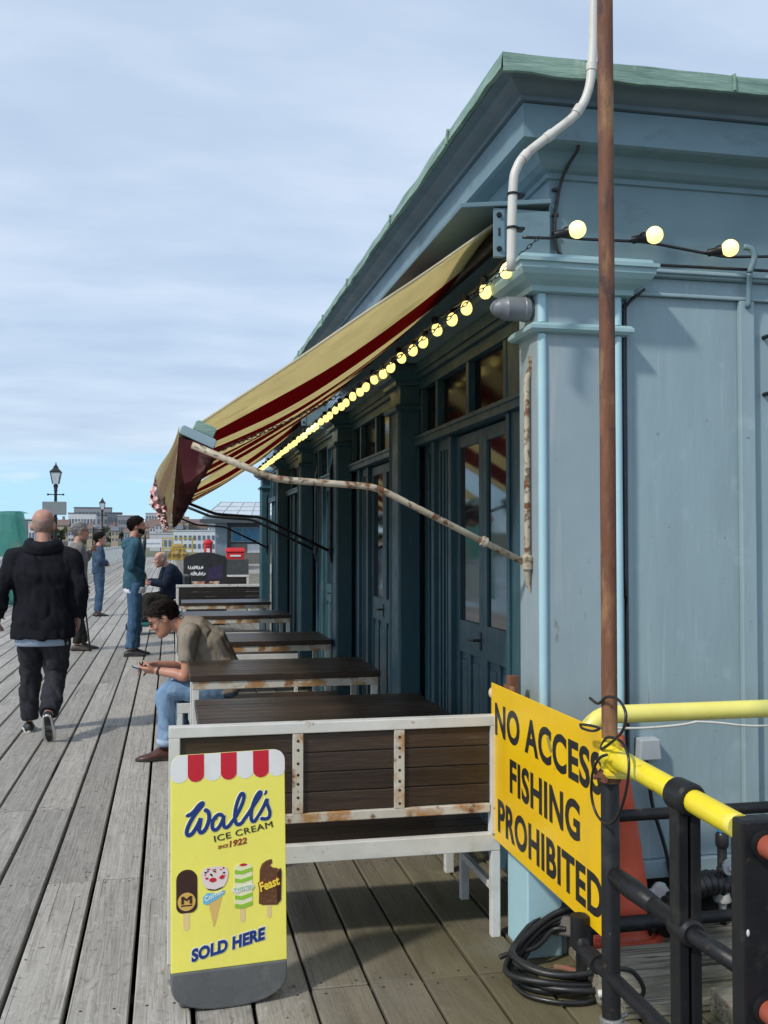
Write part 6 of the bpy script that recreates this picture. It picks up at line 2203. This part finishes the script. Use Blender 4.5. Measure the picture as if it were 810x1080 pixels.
for k in range(34):
    px = 36 + k * 5.7 + hr.uniform(-2, 2)
    yt = hr.uniform(555.5, 562.5) - (3 if 140 < px < 205 else 0)
    wpx = hr.uniform(4.5, 8.5)
    Yd = hr.uniform(530, 780)
    a = at(px, yt, 'y', Yd)
    W = wpx * Yd / FPX
    hh = a.z + 3.0
    t = thing('town_house', 'small house with a pitched roof among the terraces on the far bank', 'house', (a.x, Yd, -3.0), 0, 'houses on the far bank')
    obj('wall', MB().box((-W / 2, 0, 0), (W / 2, 9, hh)), tone[hr.choice(('sand', 'brick', 'white', 'pale', 'sand', 'brick'))], t, local=True)
    rf = MB().prism([(-.5, hh), (9.5, hh), (4.5, hh + hr.uniform(1.8, 3))], lambda u, v, d: V((d, u, v)), -W / 2 - .3, W / 2 + .3)
    rf = obj('roof', rf, roof_r if k % 3 else tone['dk'], t, local=True)
    obj('chimney', MB().box((W * .3, 4, hh + .5), (W * .3 + .9, 5, hh + 4)), tone['brick'], rf, local=True)
    for q in range(2):
        mb = MB()
        nw = max(2, int(W / 1.8))
        for c in range(nw):
            x = -W / 2 + W / nw * (c + .5)
            mb.box((x - .45, -.12, hh - 2.2 - q * 2.9), (x + .45, -.01, hh - .9 - q * 2.9))
        obj('window', mb, win_d, t, local=True)
leaf_a = M('leaf_dark', (.035, .060, .028), (.055, .085, .035), .5, rough=.8)
leaf_b = M('leaf_olive', (.085, .10, .04), (.06, .075, .03), .5, rough=.8)
bark = M('bark', (.08, .06, .045), (.06, .045, .035), 4, rough=.9)


def tree(label, px, Y, top, wpx, mat, seed):
    rr = random.Random(seed)
    p = at(px, top, 'y', Y)
    base = -2.5
    H = p.z - base
    W = wpx * Y / FPX
    t = thing('tree', label, 'tree', (p.x, Y, base), 0, 'trees on the far bank')
    mb = MB()
    mb.tube([(0, 0, -1.5), (.1, 0, H * .3), (.0, 0, H * .65)], [.035 * H, .026 * H, .012 * H], 7)
    for k in range(4):
        a = k * 1.7
        mb.tube([(0, 0, H * .32), (W * .3 * math.cos(a), W * .3 * math.sin(a), H * .62)], [.018 * H, .006 * H], 5)
    obj('trunk', mb, bark, t, local=True)
    mb = MB()
    blobs = [(rr.uniform(-.36, .36) * W, rr.uniform(-.3, .3) * W, rr.uniform(.38, .86) * H, rr.uniform(.14, .24) * W) for _ in range(11)]
    for bx_, by_, bz_, br_ in blobs:
        for _ in range(85):
            d = V((rr.gauss(0, 1), rr.gauss(0, 1), rr.gauss(0, .85))).normalized() * br_ * rr.uniform(.55, 1.05)
            c = V((bx_, by_, bz_)) + d
            s_ = rr.uniform(.35, .75)
            x_ = V((rr.gauss(0, 1), rr.gauss(0, 1), rr.gauss(0, 1))).normalized()
            y_ = x_.orthogonal().normalized()
            vs = [mb.bm.verts.new(c + x_ * s_ * a + y_ * s_ * b) for a, b in ((-1, 0), (0, -.6), (1, 0), (0, .6))]
            mb.bm.faces.new(vs)
    obj('crown', mb, mat, t, local=True)


for i, (px, Y, tp, w_, m_, lab) in enumerate(((97, 560, 551, 15, leaf_a, 'dark green bushy tree between the grey-haired man and the second lamp'), (110, 555, 554, 12, leaf_a, 'dark tree right beside the second lamp'), (86, 540, 557, 11, leaf_b, 'olive green tree left of the dark pair'),
                                             (65, 530, 552, 11, leaf_b, 'olive tree behind the nearer lamp post'), (120, 565, 557, 11, leaf_b, 'olive tree to the right of the second lamp'), (146, 560, 560, 10, leaf_a, 'small dark tree at the foot of the sandy terrace'),
                                             (131, 570, 559, 10, leaf_a, 'small dark tree behind the bearded man'), (56, 525, 556, 10, leaf_b, 'olive tree left of the nearer lamp post'))):
    tree(lab, px, Y, tp, w_, m_, 20 + i)
